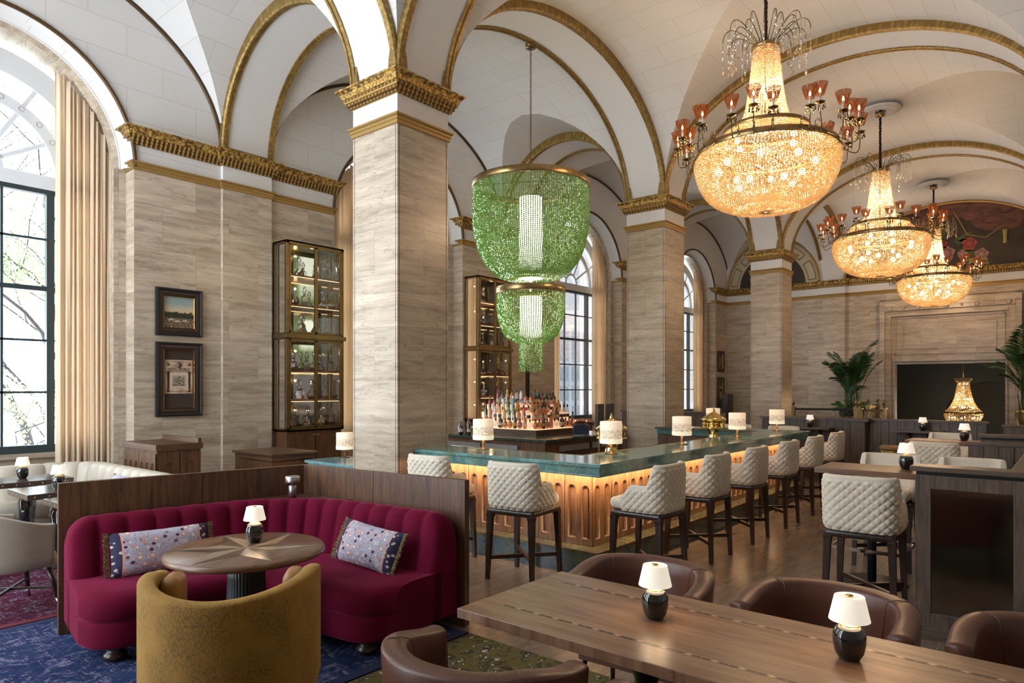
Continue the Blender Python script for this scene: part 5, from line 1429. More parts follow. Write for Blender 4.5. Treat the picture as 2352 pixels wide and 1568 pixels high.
def curtain(cx,side,lab):
    x0,x1=.80,1.47
    t=thing('curtain',lab,'curtain',(cx+side*1.13,YW+.43,0),group='cream curtains of the tall windows')
    n=200; folds=9; rows=[]; zb=.02
    def topz(x,ph):
        zc=WZ+math.sqrt(max(.0,1.47**2-min(1.46,x)**2))-.07
        return zc
    for k in range(26):
        v=k/25; row=[]
        for i in range(n+1):
            u=i/n; ph=(u*folds+.22*math.sin(2*PI*u*2.3+cx))*2*PI
            xx=x0+(x1-x0)*u
            # pleat-wise constant top, as the heading tape climbs the arch in steps
            up=(math.floor(ph/2/PI)+.5)/folds; zt=topz(x0+(x1-x0)*up,0)-.0+.03*math.sin(ph)
            z=zb+(zt-zb)*v
            w_=.026+.012*v+.012*math.sin(3.1*u*folds+1.3)
            yy=w_*math.sin(ph+.5*math.sin(v*3+u*9))+.012*math.sin(ph*2.3+v*2)
            row.append((side*(xx+.012*math.sin(ph*1.0+1.2)-1.13),yy,z))
        rows.append(row)
    b=MB(); b.grid(rows); o=b.build('cloth',M['curtain'],t,recalc=False); m=o.modifiers.new('thick','SOLIDIFY'); m.thickness=.006
    return t
nm=['big window at the left edge','window behind the nearest column','window right of the green chandelier','small far window right of the second column']
for i,cx in enumerate(bcx):
    curtain(cx,-1,'cream pleated curtain, left one of the '+nm[i]); curtain(cx,1,'cream pleated curtain, right one of the '+nm[i])
# ---- outside
def maketree(lab,loc,seed,h=9,big=1):
    t=thing('street_tree',lab,'tree',loc,group='spring trees outside the windows'); rg=random.Random(seed); b=MB(); lf=MB(); tips=[]
    def grow(p,d,L,r,dep):
        pts=[p]; q=p.copy(); dd=d.copy()
        for i in range(5):
            if q.y+loc[1]<13.2: dd=(dd+Vector((0,.6,0))).normalized()
            dd=(dd+Vector((rg.uniform(-.22,.22),rg.uniform(-.22,.22),rg.uniform(-.10,.16)))).normalized(); q=q+dd*(L/5); pts.append(q.copy())
        b.tube(pts,r,7 if dep<2 else 4,r2=r*.55,caps=False)
        if dep>=3:
            for q_ in pts[2:]: tips.append(q_)
        if dep<5:
            for k in range(3 if dep<3 else 2):
                i=rg.randint(2,5); nd=(dd+Vector((rg.uniform(-1,1),rg.uniform(-1,1),rg.uniform(-.35,.6)))).normalized(); grow(pts[i],nd,L*rg.uniform(.6,.8),r*.5,dep+1)
    grow(Vector((0,0,-4)),Vector((.02,0,1)),5.0*big,.16*big,0)
    for q in tips:
        for k in range(34):
            c=q+Vector((rg.gauss(0,.22),rg.gauss(0,.22),rg.gauss(0,.2))); s=rg.uniform(.022,.052); a=Vector((rg.uniform(-1,1),rg.uniform(-1,1),rg.uniform(-1,1))).normalized(); e=a.orthogonal().normalized()
            i=lf.V(c-a*s,c+e*s*.6,c+a*s,c-e*s*.6); lf.F([i,i+1,i+2,i+3])
    b.build('branches',simple('grey_bark_%d'%seed,(.05,.047,.047),.9),t,recalc=False)
    tag(lf.build('foliage',LEAFM,t,recalc=False),None,None,kind='stuff'); return t
LEAFM=bumpy('spring_leaves',(.42,.48,.28),.6,0,.8,0,.001,.35,True)
maketree('bare-limbed spring tree seen through the big left window',(4.6,16.2,0),11,big=1.0)
maketree('leafy spring tree farther left outside the big window',(-2.5,20.0,0),5,big=1.2)
maketree('spring tree outside the third window, low behind the glass',(24.0,26.0,-2),9,big=1.1)
def building(lab,x0,x1,y,z0,z1,fin,m1,m2):
    t=thing('office_building',lab,'building',(x0,y,z0)); b=MB(); b.box(0,x1-x0,0,6,0,z1-z0); b.build('facade',m2,t)
    b=MB(); n=int((x1-x0)/fin)
    for k in range(n): b.box(k*fin,k*fin+fin*.45,-.5,0,0,z1-z0)
    nz=int((z1-z0)/3.2)
    for k in range(nz): b.box(0,x1-x0,-.3,0,k*3.2,k*3.2+.9)
    b.build('fins',m1,t); return t
bm1=simple('pale_concrete',(.72,.73,.76),.8); bm2=simple('blue_grey_glazing',(.34,.38,.46),.5)
building('pale office tower with vertical fins, hazy behind the trees of the left window',9,34,62,-12,34,1.3,bm1,bm2)
building('white stone building seen through the third window',62,110,64,-14,11,1.6,simple('white_stone',(.75,.77,.80),.8),simple('stone_shadow',(.55,.58,.63),.8))
# ================================================================ pictures on the wall
def picture(lab,x0,x1,z0,z1,kind,y=YW-.02,yplane=True,grp=None):
    t=thing('framed_picture',lab,'picture',((x0+x1)/2,YW,(z0+z1)/2),group=grp); w=(x1-x0)/2;h=(z1-z0)/2
    def fr(o0,o1,y0,y1,m,name):
        b=MB(); 
        P=lambda o,yy:[(-w+o,yy,-h+o),(w-o,yy,-h+o),(w-o,yy,h-o),(-w+o,yy,h-o)]
        rows=[P(o0,-.001),P(o0,-y0),P((o0+o1)/2,-y0-.008),P(o1,-y1),P(o1,-.001)]
        rows=[r+[r[0]] for r in rows]; b.grid(rows,smooth=False); b.build(name,m,t)
    fw=min(w,h)*.34
    fr(0,fw*.35,.045,.040,M['black'],'outer_frame'); fr(fw*.35,fw,.030,.022,simple('espresso_frame_%s'%kind,(.035,.018,.012),.35),'inner_frame'); fr(fw,fw+.010,.026,.024,M['brass'],'gilt_fillet')
    W2=w-fw-.008;H2=h-fw-.008
    def rect(b,x0,x1,z0,z1,y): i=b.V((x0,y,z0),(x1,y,z0),(x1,y,z1),(x0,y,z1)); b.F([i,i+1,i+2,i+3])
    b=MB(); rect(b,-W2,W2,-H2,H2,-.006)
    if kind=='view':
        n=NT('sunset_view_print'); c=n.n('TexCoord'); s=n.n('SeparateXYZ'); n.l(c.outputs['Object'],s.inputs[0]); z=n.math('MULTIPLY_ADD',s.outputs[2],1/(2*H2),.5)
        nz=n.noise(n.uv((5,5,16),obj=True),3,4); zz=n.math('ADD',z,n.math('MULTIPLY',n.math('SUBTRACT',nz.outputs[0],.5),.25))
        sky=n.ramp(zz,(.45,(.62,.36,.20)),(1.0,(.22,.32,.36)),(.62,(.52,.47,.34)),(.78,(.27,.35,.33)))
        tr=n.noise(n.uv((1,1,1),obj=True),28,4); tl=n.math('ADD',z,n.math('MULTIPLY',n.math('SUBTRACT',tr.outputs[0],.5),.22)); c2=n.mix(n.ramp(tl,(.50,1.0),(.515,0)),sky,(.012,.016,.008))
        g2=n.noise(n.uv((30,1,60),obj=True),2,3); low=n.ramp(g2.outputs[0],(.52,(.035,.02,.012)),(.60,(.60,.46,.30))); c3=n.mix(n.ramp(z,(.31,1.0),(.33,0)),c2,low); n.set(col=c3,rough=.3)
        b.build('print',n.m,t)
        q=MB()
        for k,(x,z_) in enumerate(((-.11,-.105),(-.02,-.125),(.09,-.115))): q.rbox(x-.04,x+.04,-.011,-.0065,z_-.012,z_+.006,.004,2); q.rbox(x-.018,x+.022,-.011,-.0065,z_+.004,z_+.016,.004,2)
        q.build('printed_cars',simple('printed_car',(.45,.40,.33),.4),t)
    elif kind=='cover':
        b.build('mat_board',simple('brown_mat',(.045,.028,.022),.8),t)
        n=NT('aged_cover_paper'); nz=n.noise(n.uv((1,1,1),obj=True),7,4); n.set(col=n.ramp(nz.outputs[0],(.35,(.40,.20,.13)),(.6,(.66,.50,.36))),rough=.6)
        b=MB(); rect(b,-W2*.93,W2*.93,-H2*.50,H2*.68,-.008); b.build('cover_page',n.m,t)
        ink=simple('printing_ink',(.02,.018,.015),.6)
        def text(s_,size,z,sx=1):
            cu=bpy.data.curves.new('lettering','FONT'); cu.body=s_; cu.size=size; cu.align_x='CENTER'; cu.extrude=.0004; cu.offset=.0006
            ob=bpy.data.objects.new('lettering_tmp',cu); COL.objects.link(ob); dg=bpy.context.evaluated_depsgraph_get(); me=bpy.data.meshes.new_from_object(ob.evaluated_get(dg)); bpy.data.objects.remove(ob); me.materials.clear(); me.materials.append(ink)
            o2=bpy.data.objects.new('lettering',me); COL.objects.link(o2); o2.parent=t; o2.rotation_euler=(PI/2,0,0); o2.location=(0,-.010,z); o2.scale=(sx,1,1); return o2
        text('HOTEL WORLD',.062,H2*.30,.70); text('HOTEL STATLER IN OHIO',.018,H2*.585,.9) if False else None
        b=MB(); 
        rect(b,-.165,.165,H2*.262,H2*.275,-.010)
        for s in (-1,1):
            b.box(s*.150-.013,s*.150+.013,-.011,-.009,-H2*.36,H2*.24); b.lathe([(0,-.02),(.02,0),(0,.02)],10,c=(s*.15,-.009,H2*.52)); b.box(s*.150-.02,s*.150+.02,-.011,-.009,-H2*.43,-H2*.38); b.box(s*.150-.02,s*.150+.02,-.011,-.009,H2*.22,H2*.26)
        rect(b,-.17,.17,H2*.475,H2*.485,-.010); rect(b,-.17,.17,-H2*.44,-H2*.425,-.010)
        rect(b,-.12,.12,H2*.615,H2*.63,-.010); rect(b,-.07,.07,-H2*.31,-H2*.30,-.0108); b.build('ornament',ink,t)
        b=MB(); b.lathe([(0,0),(.042,0),(.042,.002),(0,.002)],24,M=Matrix.Translation((0,-.009,H2*.50))@Matrix.Rotation(PI/2,4,'X')); b.build('globe',bumpy('globe_print',(.16,.11,.08),.6,0,40,0,.001,.5),t)
        n=NT('engraved_view'); v=n.uv((1,1,1),obj=True); nz=n.noise(v,60,4); n.set(col=n.ramp(nz.outputs[0],(.4,(.06,.045,.035)),(.6,(.42,.33,.25))),rough=.6)
        b=MB(); rect(b,-.125,.125,-H2*.34,H2*.215,-.0085); b.build('inset_page',simple('inset_paper',(.62,.50,.38),.6),t)
        b=MB(); rect(b,-.095,.095,-H2*.24,H2*.14,-.0095); b.build('engraving_sky',simple('engraving_tone',(.40,.31,.23),.6),t)
        b=MB(); rect(b,-.07,.075,-H2*.22,H2*.05,-.0100); rect(b,-.02,.03,H2*.05,H2*.11,-.0100); rect(b,-.095,.095,-H2*.24,-H2*.17,-.0102); b.build('engraved_building',n.m,t)
    elif kind=='tower':
        b.build('print',simple('dark_print',(.03,.03,.03),.4),t)
        b=MB(); rect(b,-W2*.35,W2*.35,-H2*.6,H2*.1,-.008); rect(b,-W2*.2,W2*.2,H2*.1,H2*.5,-.008); i=b.V((-W2*.15,-.008,H2*.5),(W2*.15,-.008,H2*.5),(0,-.008,H2*.85)); b.F([i,i+1,i+2]); b.build('printed_tower',simple('printed_tower',(.35,.34,.32),.5),t)
    else:
        b.build('print',simple('dark_print_%s'%kind,(.02,.02,.015),.4),t)
        q=MB(); rg=random.Random(2)
        if kind=='flowers':
            for k in range(12): q.lathe([(0,0),(.03,0),(.03,.002),(0,.002)],8,M=Matrix.Translation((rg.uniform(-W2*.5,W2*.5),-.007,rg.uniform(-H2*.6,H2*.6)))@Matrix.Rotation(PI/2,4,'X'))
            q.build('printed_flowers',bumpy('printed_flower',(.45,.22,.12),.5,0,9,0,.001,.6),t)
        else:
            rect(q,-W2*.6,W2*.6,-H2*.5,H2*.3,-.008); q.lathe([(0,0),(W2*.6,0),(W2*.6,.001),(0,.001)],20,M=Matrix.Translation((0,-.007,H2*.3))@Matrix.Rotation(PI/2,4,'X')); q.build('printed_arch',simple('printed_arch',(.30,.26,.22),.5),t)
    return t
picture('framed sunset view print, upper of the two pictures by the left curtain',4.17,4.83,2.52,3.20,'view')
picture('framed old magazine cover reading HOTEL WORLD, lower of the two by the left curtain',4.17,4.83,1.37,2.43,'cover')
picture('dark framed print of a tower, half hidden by the green chandelier and bottles',11.95,12.62,1.25,2.30,'tower')
picture('small dark framed flower print near the far corner, upper one',23.55,24.1,2.35,3.1,'flowers')
picture('tall dark framed print with an arch near the far corner, lower one',23.55,24.1,1.05,2.15,'arch')
hs=thing('menu_rack','dark standing rack below the lower far corner print','rack',(23.5,9.6,0)); b=MB(); b.box(-.25,.25,-.1,.1,.9,1.55); b.build('leaves',M['legwood'],hs); b=MB(); b.box(-.05,.05,-.05,.05,0,.9); b.build('post',M['legwood'],hs)
# ================================================================ display cabinets with decanters
M['cabwood']=M['walnut']
shelfmat=wood('lit_shelf_wood',(.16,.075,.03),(.34,.17,.08),'u')
def cabinet(lab,x0):
    t=thing('display_cabinet',lab,'cabinet',(x0,9.60,0)); X=1.09; Y=.38; fw=.055
    Zs=[1.08,2.60,4.12]
    b=MB(); b.box(.03,X-.03,.03,Y-.005,0,1.08); b.build('base_body',M['walnut'],t)
    for k in range(2):
        b=MB(); b.box(.05+k*.50,.53+k*.50,.005,.03,.06,1.0); d=b.build('base_door',M['walnut'],t)
        b=MB(); b.lathe([(0,0),(.012,0),(.012,.008),(0,.008)],12,M=Matrix.Translation((.48+k*.10,.005,.88))@Matrix.Rotation(PI/2,4,'X')); b.build('lock',M['black'],d)
    b=MB(); b.box(.47,.61,-.01,.005,1.0,1.03); b.build('pull',M['brass_dull'],t)
    b=MB()
    for z0,z1 in ((1.08,2.60),(2.60,4.12)):
        for x in (0,X-fw): b.box(x,x+fw,0,fw,z0,z1); b.box(x,x+fw,Y-fw,Y,z0,z1)
        for z in (z0,z1-fw):
            b.box(0,X,0,fw,z,z+fw); b.box(0,fw,0,Y,z,z+fw); b.box(X-fw,X,0,Y,z,z+fw)
    b.box(-.03,X+.03,-.03,Y,2.565,2.635); b.box(0,X,0,Y,4.09,4.12); b.box(0,X,0,Y,1.08,1.11); b.build('frame',M['bronze'],t,bevel=.004)
    for z0,z1 in ((1.08,2.60),(2.60,4.12)):
        for k in range(2):
            d0=fw+k*(X/2-fw); d1=d0+X/2-fw; b=MB(); w_=.026
            b.box(d0,d0+w_,-.006,.022,z0+fw,z1-fw); b.box(d1-w_,d1,-.006,.022,z0+fw,z1-fw); b.box(d0,d1,-.006,.022,z0+fw,z0+fw+w_); b.box(d0,d1,-.006,.022,z1-fw-w_,z1-fw); d=b.build('door_frame',M['bronze'],t)
            b=MB(); i=b.V((d0,.01,z0+fw),(d1,.01,z0+fw),(d1,.01,z1-fw),(d0,.01,z1-fw)); b.F([i,i+1,i+2,i+3]); b.build('door_glass',M['glass'],d)
        b=MB(); 
        for x in (.02,X-.02): b=MB(); i=b.V((x,0,z0),(x,Y,z0),(x,Y,z1),(x,0,z1)); b.F([i,i+1,i+2,i+3]); b.build('side_glass',M['glass'],t)
    b=MB(); b.box(.03,X-.03,Y-.02,Y-.005,1.1,4.1); b.build('mirror_back',M['mirror'],t)
    sh=[1.59,2.05,3.11,3.59]
    for z in sh:
        b=MB(); b.box(.03,X-.03,.03,Y-.025,z-.03,z); s=b.build('shelf',shelfmat,t)
        b=MB(); b.box(.06,X-.06,.035,.045,z-.036,z-.030); b.build('strip_light',M['strip'],s)
    for z in (1.30,1.80,2.30,3.35,3.9): point('cabinet_light',(x0+X/2,9.60+.12,z+.1),.5,(1,.72,.38),.012)
    return t
cabinet('tall bronze display cabinet of decanters left of the nearest column',5.99)
cabinet('tall bronze display cabinet of decanters right of the nearest column, behind the bar',10.44)
def decanter(kind,liq):
    t=thing('decanter','x','decanter')
    P={'ship':[(0,0),(.06,0),(.068,.012),(.060,.05),(.03,.085),(.017,.11),(.015,.16),(.024,.168),(0,.168)],
       'cube':[(0,0),(.045,0),(.048,.01),(.048,.11),(.036,.13),(.017,.14),(.017,.165),(.026,.172),(0,.172)],
       'ball':[(0,0),(.03,0),(.052,.03),(.054,.065),(.036,.10),(.016,.125),(.014,.17),(.022,.178),(0,.178)]}[kind]
    b=MB(); b.lathe(P,4 if kind=='cube' else 16,smooth=kind!='cube',mod=(lambda a,z:1.15) if kind=='cube' else None); b.build('glass_body',M['clearbottle'],t)
    b=MB(); h=.055 if kind!='ship' else .04; Q=[(0,.004)]+[(r*.93,z) for r,z in P[1:] if z<h]
    r_end=[r for r,z in P if z>=h][0]; Q+=[(r_end*.93,h),(0,h)]; b.lathe([(r,max(z,.004)) for r,z in Q],4 if kind=='cube' else 16,mod=(lambda a,z:1.1) if kind=='cube' else None); b.build('liquor',BM[liq],t)
    b=MB(); z=P[-1][1]; b.lathe([(.010,z-.03),(.012,z),(.012,z+.008),(.026,z+.03),(.024,z+.055),(.008,z+.085),(0,z+.088)],10); b.build('stopper',M['clearbottle'],t)
    return t
DK=[tree(decanter(k,l)) for k,l in (('ship','amber'),('cube','amber'),('ball','honey'),('ball','red'),('ship','red'))]
DN=['wide-based amber decanter','square amber decanter','round golden decanter','round red decanter','wide-based red decanter']
rg=random.Random(12)
lay={'left':(5.99,{4:[(0,.30),(1,.62),(2,.86)],3:[(3,.22),(1,.40),(0,.74),(2,.93)],2.6:[(1,.34),(2,.62),(2,.85)],2:[(3,.18),(1,.44),(2,.58),(0,.70),(1,.90)],1.5:[(1,.32),(2,.52),(2,.80)],1:[(1,.20),(4,.45),(2,.72),(3,.93)]}),
     'right':(10.44,{4:[(0,.3),(2,.7)],3:[(3,.35),(2,.68),(0,.9)],2.6:[(3,.3),(1,.62),(2,.9)],2:[(0,.3),(2,.52),(3,.74),(0,.92)],1.5:[(4,.32),(1,.75)],1:[(1,.3),(2,.8)]})}
ZS={4:3.59,3:3.11,2.6:2.66,2:2.05,1.5:1.59,1:1.14}; SN={4:'the top shelf',3:'the second shelf',2.6:'the third level',2:'the fourth level',1.5:'the fifth level',1:'the bottom level'}
for side,(x0,L_) in lay.items():
    for lv,items in L_.items():
        for n_,(kd,fx) in enumerate(items):
            pos=['far left','centre left','centre','centre right','far right'][min(4,int(fx*5))]
            put(DK[kd],'dk%d'%kd,(x0+fx*1.0+.04,9.60+.17,ZS[lv]+.001),rg.uniform(0,3),'%s, %s on %s, %s cabinet'%(DN[kd],pos,SN[lv],side),'decanters in the %s display cabinet'%side,1.25)
# ================================================================ end wall: mural, surround, dark alcove
mu=thing('mural_painting','arched mural of roses and tulips under a draped rose curtain on the end wall','painting',(XE,YN,SP))
n=NT('dark_mural_ground'); v=n.uv((1,1,1)); a=n.noise(v,1.2,5); n.set(col=n.ramp(a.outputs[0],(.3,(.012,.008,.005)),(.7,(.06,.036,.02))),rough=.6); mg=n.m
def lun(b,cy,a,bb,x,n=48):
    P=[(x,cy-a*math.cos(PI*k/n),bb*math.sin(PI*k/n)) for k in range(n+1)]; i=b.V(*P); b.F([i+k for k in range(n+1)])
b=MB(); lun(b,0,AN+.02,BN+.10,-.012); b.build('canvas',mg,mu)
n=NT('painted_drapery'); v=n.uv((1,1,1)); w=n.noise(n.uv((1.1,3.2,1),.5),1.6,4,.55,1.4); n.set(col=n.ramp(w.outputs[0],(.32,(.035,.010,.008)),(.68,(.17,.065,.045))),rough=.7); dm=n.m
def poly(b,pts,x): i=b.V(*[(x,-y if False else y,z) for y,z in pts]); b.F([i+k for k in range(len(pts))])
b=MB(); 
# drapery (y grows to the left in the picture)
poly(b,[(1.55,1.72),(.2,2.05),(-1.0,1.93),(-1.9,1.53),(-1.75,1.05),(-1.2,1.0),(-.75,1.15),(-.35,1.55),(.45,1.35),(1.35,.95),(1.9,1.2)],-.02)
poly(b,[(-1.9,1.53),(-2.85,.3),(-2.85,0),(-2.3,0),(-2.1,.6),(-1.95,1.0)],-.02); poly(b,[(2.75,.5),(2.85,0),(1.9,0),(2.1,.35),(2.4,.7)],-.02); b.build('painted_drapery',dm,mu)
FC=[(.30,.13,.12),(.26,.045,.03),(.33,.18,.15),(.32,.25,.15),(.26,.23,.19),(.16,.045,.07),(.28,.16,.06)]
rg=random.Random(21); grp={}
fl=[(.95,.75,.22,3),(.72,1.1,.20,3),(.35,1.08,.17,6),(.55,.62,.22,4),(.05,.50,.26,0),(.15,.78,.16,1),(-.55,.72,.21,1),(-.38,.43,.14,2),(-.85,.38,.19,2),(.85,.42,.17,5),(.35,.18,.24,2),(1.2,1.05,.18,3),(1.3,.6,.2,1),(.6,.9,.13,4),(1.5,.9,.15,5)]
for (y,z,r,c) in fl:
    r*=.88; b=MB()
    for q in range(3):
        rr=r*(1-.28*q); i0=[( -.030-.004*q, y+rr*(1+.13*math.sin(5*a+q*2+y))*math.cos(a), z+rr*(1+.13*math.sin(5*a+q*2+y))*math.sin(a)) for a in [2*PI*k/20 for k in range(20)]]
        i=b.V(*i0); b.cur=q%2; b.F([i+k for k in range(20)])
    col=FC[c]; b.build('painted_flower',[simple('petal_a',col,.7),simple('petal_b',tuple(x*.6 for x in col),.7)],mu)
b=MB()
for k in range(26):
    a=rg.uniform(-.6,PI+.2); r0=.5; r1=rg.uniform(.8,1.25); cy,cz=.25,.6; p=(cy+r0*math.cos(a),cz+r0*math.sin(a)*.7); q=(cy+r1*math.cos(a+.15),max(.05,cz+r1*math.sin(a+.15)*.75)); d=Vector((q[0]-p[0],q[1]-p[1])); nn=Vector((-d.y,d.x)).normalized()*.035
    poly(b,[p,(p[0]+d.x*.5+nn.x,p[1]+d.y*.5+nn.y),q,(p[0]+d.x*.5-nn.x,p[1]+d.y*.5-nn.y)],-.026)
tag(b.build('painted_leaves',simple('painted_leaf',(.07,.10,.03),.7),mu),None,None,kind='stuff')
b=MB()
for k in range(22): y=-.75+rg.uniform(-.25,.35); z=.08+rg.uniform(0,.16); r=.05; i=b.V(*[(-.031-k*.0001,y+r*math.cos(2*PI*q/12),z+r*math.sin(2*PI*q/12)) for q in range(12)]); b.F([i+q for q in range(12)])
tag(b.build('painted_grapes',bumpy('painted_grape',(.20,.21,.07),.6,0,12,0,.001,.3),mu),None,None,kind='stuff')
b=MB(); b.tube([(-.03,-.15,1.75),(-.03,-.5,1.0),(-.03,-.95,.85),(-.03,-1.45,1.2)],.012,6); b.lathe([(0,0),(.06,.02),(.045,.14),(.07,.40),(0,.40)],12,c=(-.03,-1.42,.62)); b.build('painted_cord_and_tassel',simple('painted_gold',(.33,.25,.08),.6),mu)
mu2=thing('mural_painting','smaller arched mural panel above the far end of the window aisle, behind the third column','painting',(XE,YA,SP))
b=MB(); lun(b,0,AY+.02,BY+.10,-.012); b.build('cream_border',simple('cream_border',(.52,.47,.34),.7),mu2)
b=MB(); lun(b,0,AY*.72,BY*.72,-.02); b.build('canvas',mg,mu2)
b=MB()
for k in range(5):
    a0=PI*(k+.14)/5; a1=PI*(k+.86)/5
    for r in (1.24,1.48): b.tube([(-.02,-r*math.cos(a0+(a1-a0)*i/8),.0+r*math.sin(a0+(a1-a0)*i/8)) for i in range(9)],.016,6)
    for a in (a0,a1): b.tube([(-.02,-1.24*math.cos(a),1.24*math.sin(a)),(-.02,-1.48*math.cos(a),1.48*math.sin(a))],.016,6)
b.build('gilt_lines',M['gold_trim'],mu2)
for (y,z,r,c) in ((-.35,.8,.16,0),(-.55,.95,.1,2),(-.2,1.0,.09,6),(.55,.5,.13,3),(.7,.3,.08,4)):
    b=MB(); i=b.V(*[(-.03,y+r*(1+.15*math.sin(5*a))*math.cos(a),z+r*(1+.15*math.sin(5*a))*math.sin(a)) for a in [2*PI*k/18 for k in range(18)]]); b.F([i+k for k in range(18)]); b.build('painted_flower',simple('petal_c',FC[c],.7),mu2)
# gilt rims of both lunettes
b=MB(); b.tube([(XE-.03,YN-(AN)*math.cos(PI*k/48),SP+(BN+.06)*math.sin(PI*k/48)) for k in range(49)],.04,8); b.tube([(XE-.03,YA-(AY)*math.cos(PI*k/48),SP+(BY+.06)*math.sin(PI*k/48)) for k in range(49)],.04,8); struct(b.build('trim_4',M['gold_trim']))
# stone surround of the alcove opening
sr=struct(bpy.data.objects.new('trim_5',None)); COL.objects.link(sr); sr.location=(XE,0,0)
def surround(y0,y1,z1,w,d,name,yl=0):
    b=MB(); b.box(-d,0,y1,y1+w,0,z1+w); b.box(-d,0,y0-w,y0,0,z1+w); b.box(-d,0,y0,y1,z1,z1+w); b.build(name,M['marble'],sr,bevel=.01)
surround(OY0,OY1,2.52,.06,.05,'opening_trim'); surround(OY0-.10,OY1+.10,4.02,.16,.12,'surround_inner'); surround(OY0-.26,OY1+.26,4.18,.14,.20,'surround_outer')
b=MB(); b.cornice([(0,OY1+.42),(-.20,OY1+.42),(-.20,OY0-.42),(0,OY0-.42)],[(0,4.34),(.03,4.36),(.03,4.42),(.12,4.50),(.12,4.54),(0,4.55)],False,-1); b.box(-.2,0,OY0-.4,OY1+.4,4.3,4.5); b.build('surround_cornice',M['marble'],sr)
b=MB(); 
for k in range(9):
    y=OY0-.1+k*(OY1-OY0+.2)/8; b.lathe([(0,0),(.07 if k%2==0 else .035,0),(.05 if k%2==0 else .02,.03),(0,.02)],16,M=Matrix.Translation((-.20,y,4.26))@Matrix.Rotation(-PI/2,4,'Y'))
b.build('rosettes',M['marble'],sr)
b=MB(); b.box(-.14,0,OY0-.04,OY1+.04,2.60,2.72); b.box(-.06,0,OY0-.0,OY1+.0,2.72,2.76); b.build('lintel',M['marble'],sr)
def rimbox(y0,y1,z0,z1,w,d,name): b=MB(); b.box(-d,0,y0,y1,z0,z0+w); b.box(-d,0,y0,y1,z1-w,z1); b.box(-d,0,y0,y0+w,z0,z1); b.box(-d,0,y1-w,y1,z0,z1); b.build(name,M['marble'],sr)
rimbox(OY0,OY1,2.82,3.98,.035,.05,'panel_rim'); rimbox(OY0+.2,OY1-.2,2.98,3.80,.02,.03,'panel_rim')
# alcove room
dk=simple('charcoal_green_paint',(.10,.115,.125),.6)
b=MB(); X0,X1=XE+.35,29.5; b.box(X0,X1,-1.0,-.9,0,3.4); b.box(X0,X1,7.2,7.3,0,3.4); b.box(X0,X1,-1,7.3,3.2,3.4); b.box(X0-.05,X0,-1,OY0,0,3.4); b.box(X0-.05,X0,OY1,7.3,0,3.4); b.box(X0-.05,X0,OY0,OY1,OZ,3.4); b.box(X1+.6,X1+.7,-1,7.3,0,3.4)
# wall with an arched recess
cy,ra,zs=2.4,1.45,.55
prev=None
for k in range(24):
    a0=PI*k/24;a1=PI*(k+1)/24; y0=cy-ra*math.cos(a0);y1=cy-ra*math.cos(a1); i=b.V((X1,y0,zs+ra*math.sin(a0)),(X1,y1,zs+ra*math.sin(a1)),(X1,y1,3.4),(X1,y0,3.4)); b.F([i,i+1,i+2,i+3])
    i=b.V((X1,y0,zs+ra*math.sin(a0)),(X1,y1,zs+ra*math.sin(a1)),(X1+.6,y1,zs+ra*math.sin(a1)),(X1+.6,y0,zs+ra*math.sin(a0))); b.F([i,i+1,i+2,i+3])
b.box(X1,X1+.02,-1,cy-ra,0,3.4); b.box(X1,X1+.02,cy+ra,7.3,0,3.4)
struct(b.build('wall_alcove',dk))
b=MB(); b.box(X0,X1+.7,-1,7.3,-.12,0); struct(b.build('floor_alcove',simple('dark_alcove_floor',(.03,.028,.025),.5)))
# ================================================================ railings, planters, palms
def urn(b,x,y,z,s=1): b.lathe([(0,0),(.05*s,0),(.045*s,.02*s),(.02*s,.05*s),(.05*s,.09*s),(.06*s,.15*s),(.055*s,.19*s),(.025*s,.21*s),(.03*s,.24*s),(.01*s,.28*s),(0,.29*s)],14,c=(x,y,z))
def railing(lab,p,q,z1=1.10,mat='bronze'):
    t=thing('brass_railing',lab,'railing',(p[0],p[1],0)); P=Vector((0,0));Q=Vector((q[0]-p[0],q[1]-p[1])); d=Q.normalized(); L=Q.length
    for s,c in enumerate((P,Q)):
        b=MB(); b.box(c.x-.06,c.x+.06,c.y-.06,c.y+.06,0,z1+.02); b.box(c.x-.08,c.x+.08,c.y-.08,c.y+.08,z1+.0,z1+.04); b.build('post',M['brass_dull'],t)
        b=MB(); urn(b,c.x,c.y,z1+.04,.85); b.build('urn_finial',M['brass_dull'],t)
    b=MB(); b.bar((0,0,z1-.03),(Q.x,Q.y,z1-.03),.07,.06); b.build('handrail',M['black'] if mat=='black' else M['brass_dull'],t)
    b=MB(); n=int(L/.17)
    for k in range(n):
        c=d*(L*(k+.5)/n); 
        b.tube([(c.x+d.x*.06*math.cos(a),c.y+d.y*.06*math.cos(a),z1-.17+.075*math.sin(a)) for a in [2*PI*i/12 for i in range(12)]],.008,5,closed=True)
        b.bar((c.x,c.y,.05),(c.x,c.y,z1-.25),.012)
    b.bar((0,0,z1-.26),(Q.x,Q.y,z1-.26),.02); b.bar((0,0,.08),(Q.x,Q.y,.08),.03); tag(b.build('scroll_infill',M['brass_dull'],t),None,None,kind='stuff'); return t
railing('black-railed brass balustrade left of the potted palm',(21.9,6.85),(22.3,5.15),1.15,'black')
railing('short golden balustrade right in front of the potted palm',(21.0,4.75),(21.5,4.25),1.17,'brass')
railing('dark bronze balustrade with two urns right of the potted palm',(22.9,4.95),(24.0,4.92),1.22,'brass')
leafm=bumpy('palm_green',(.035,.10,.022),.45,0,6,.1,.002,.3)
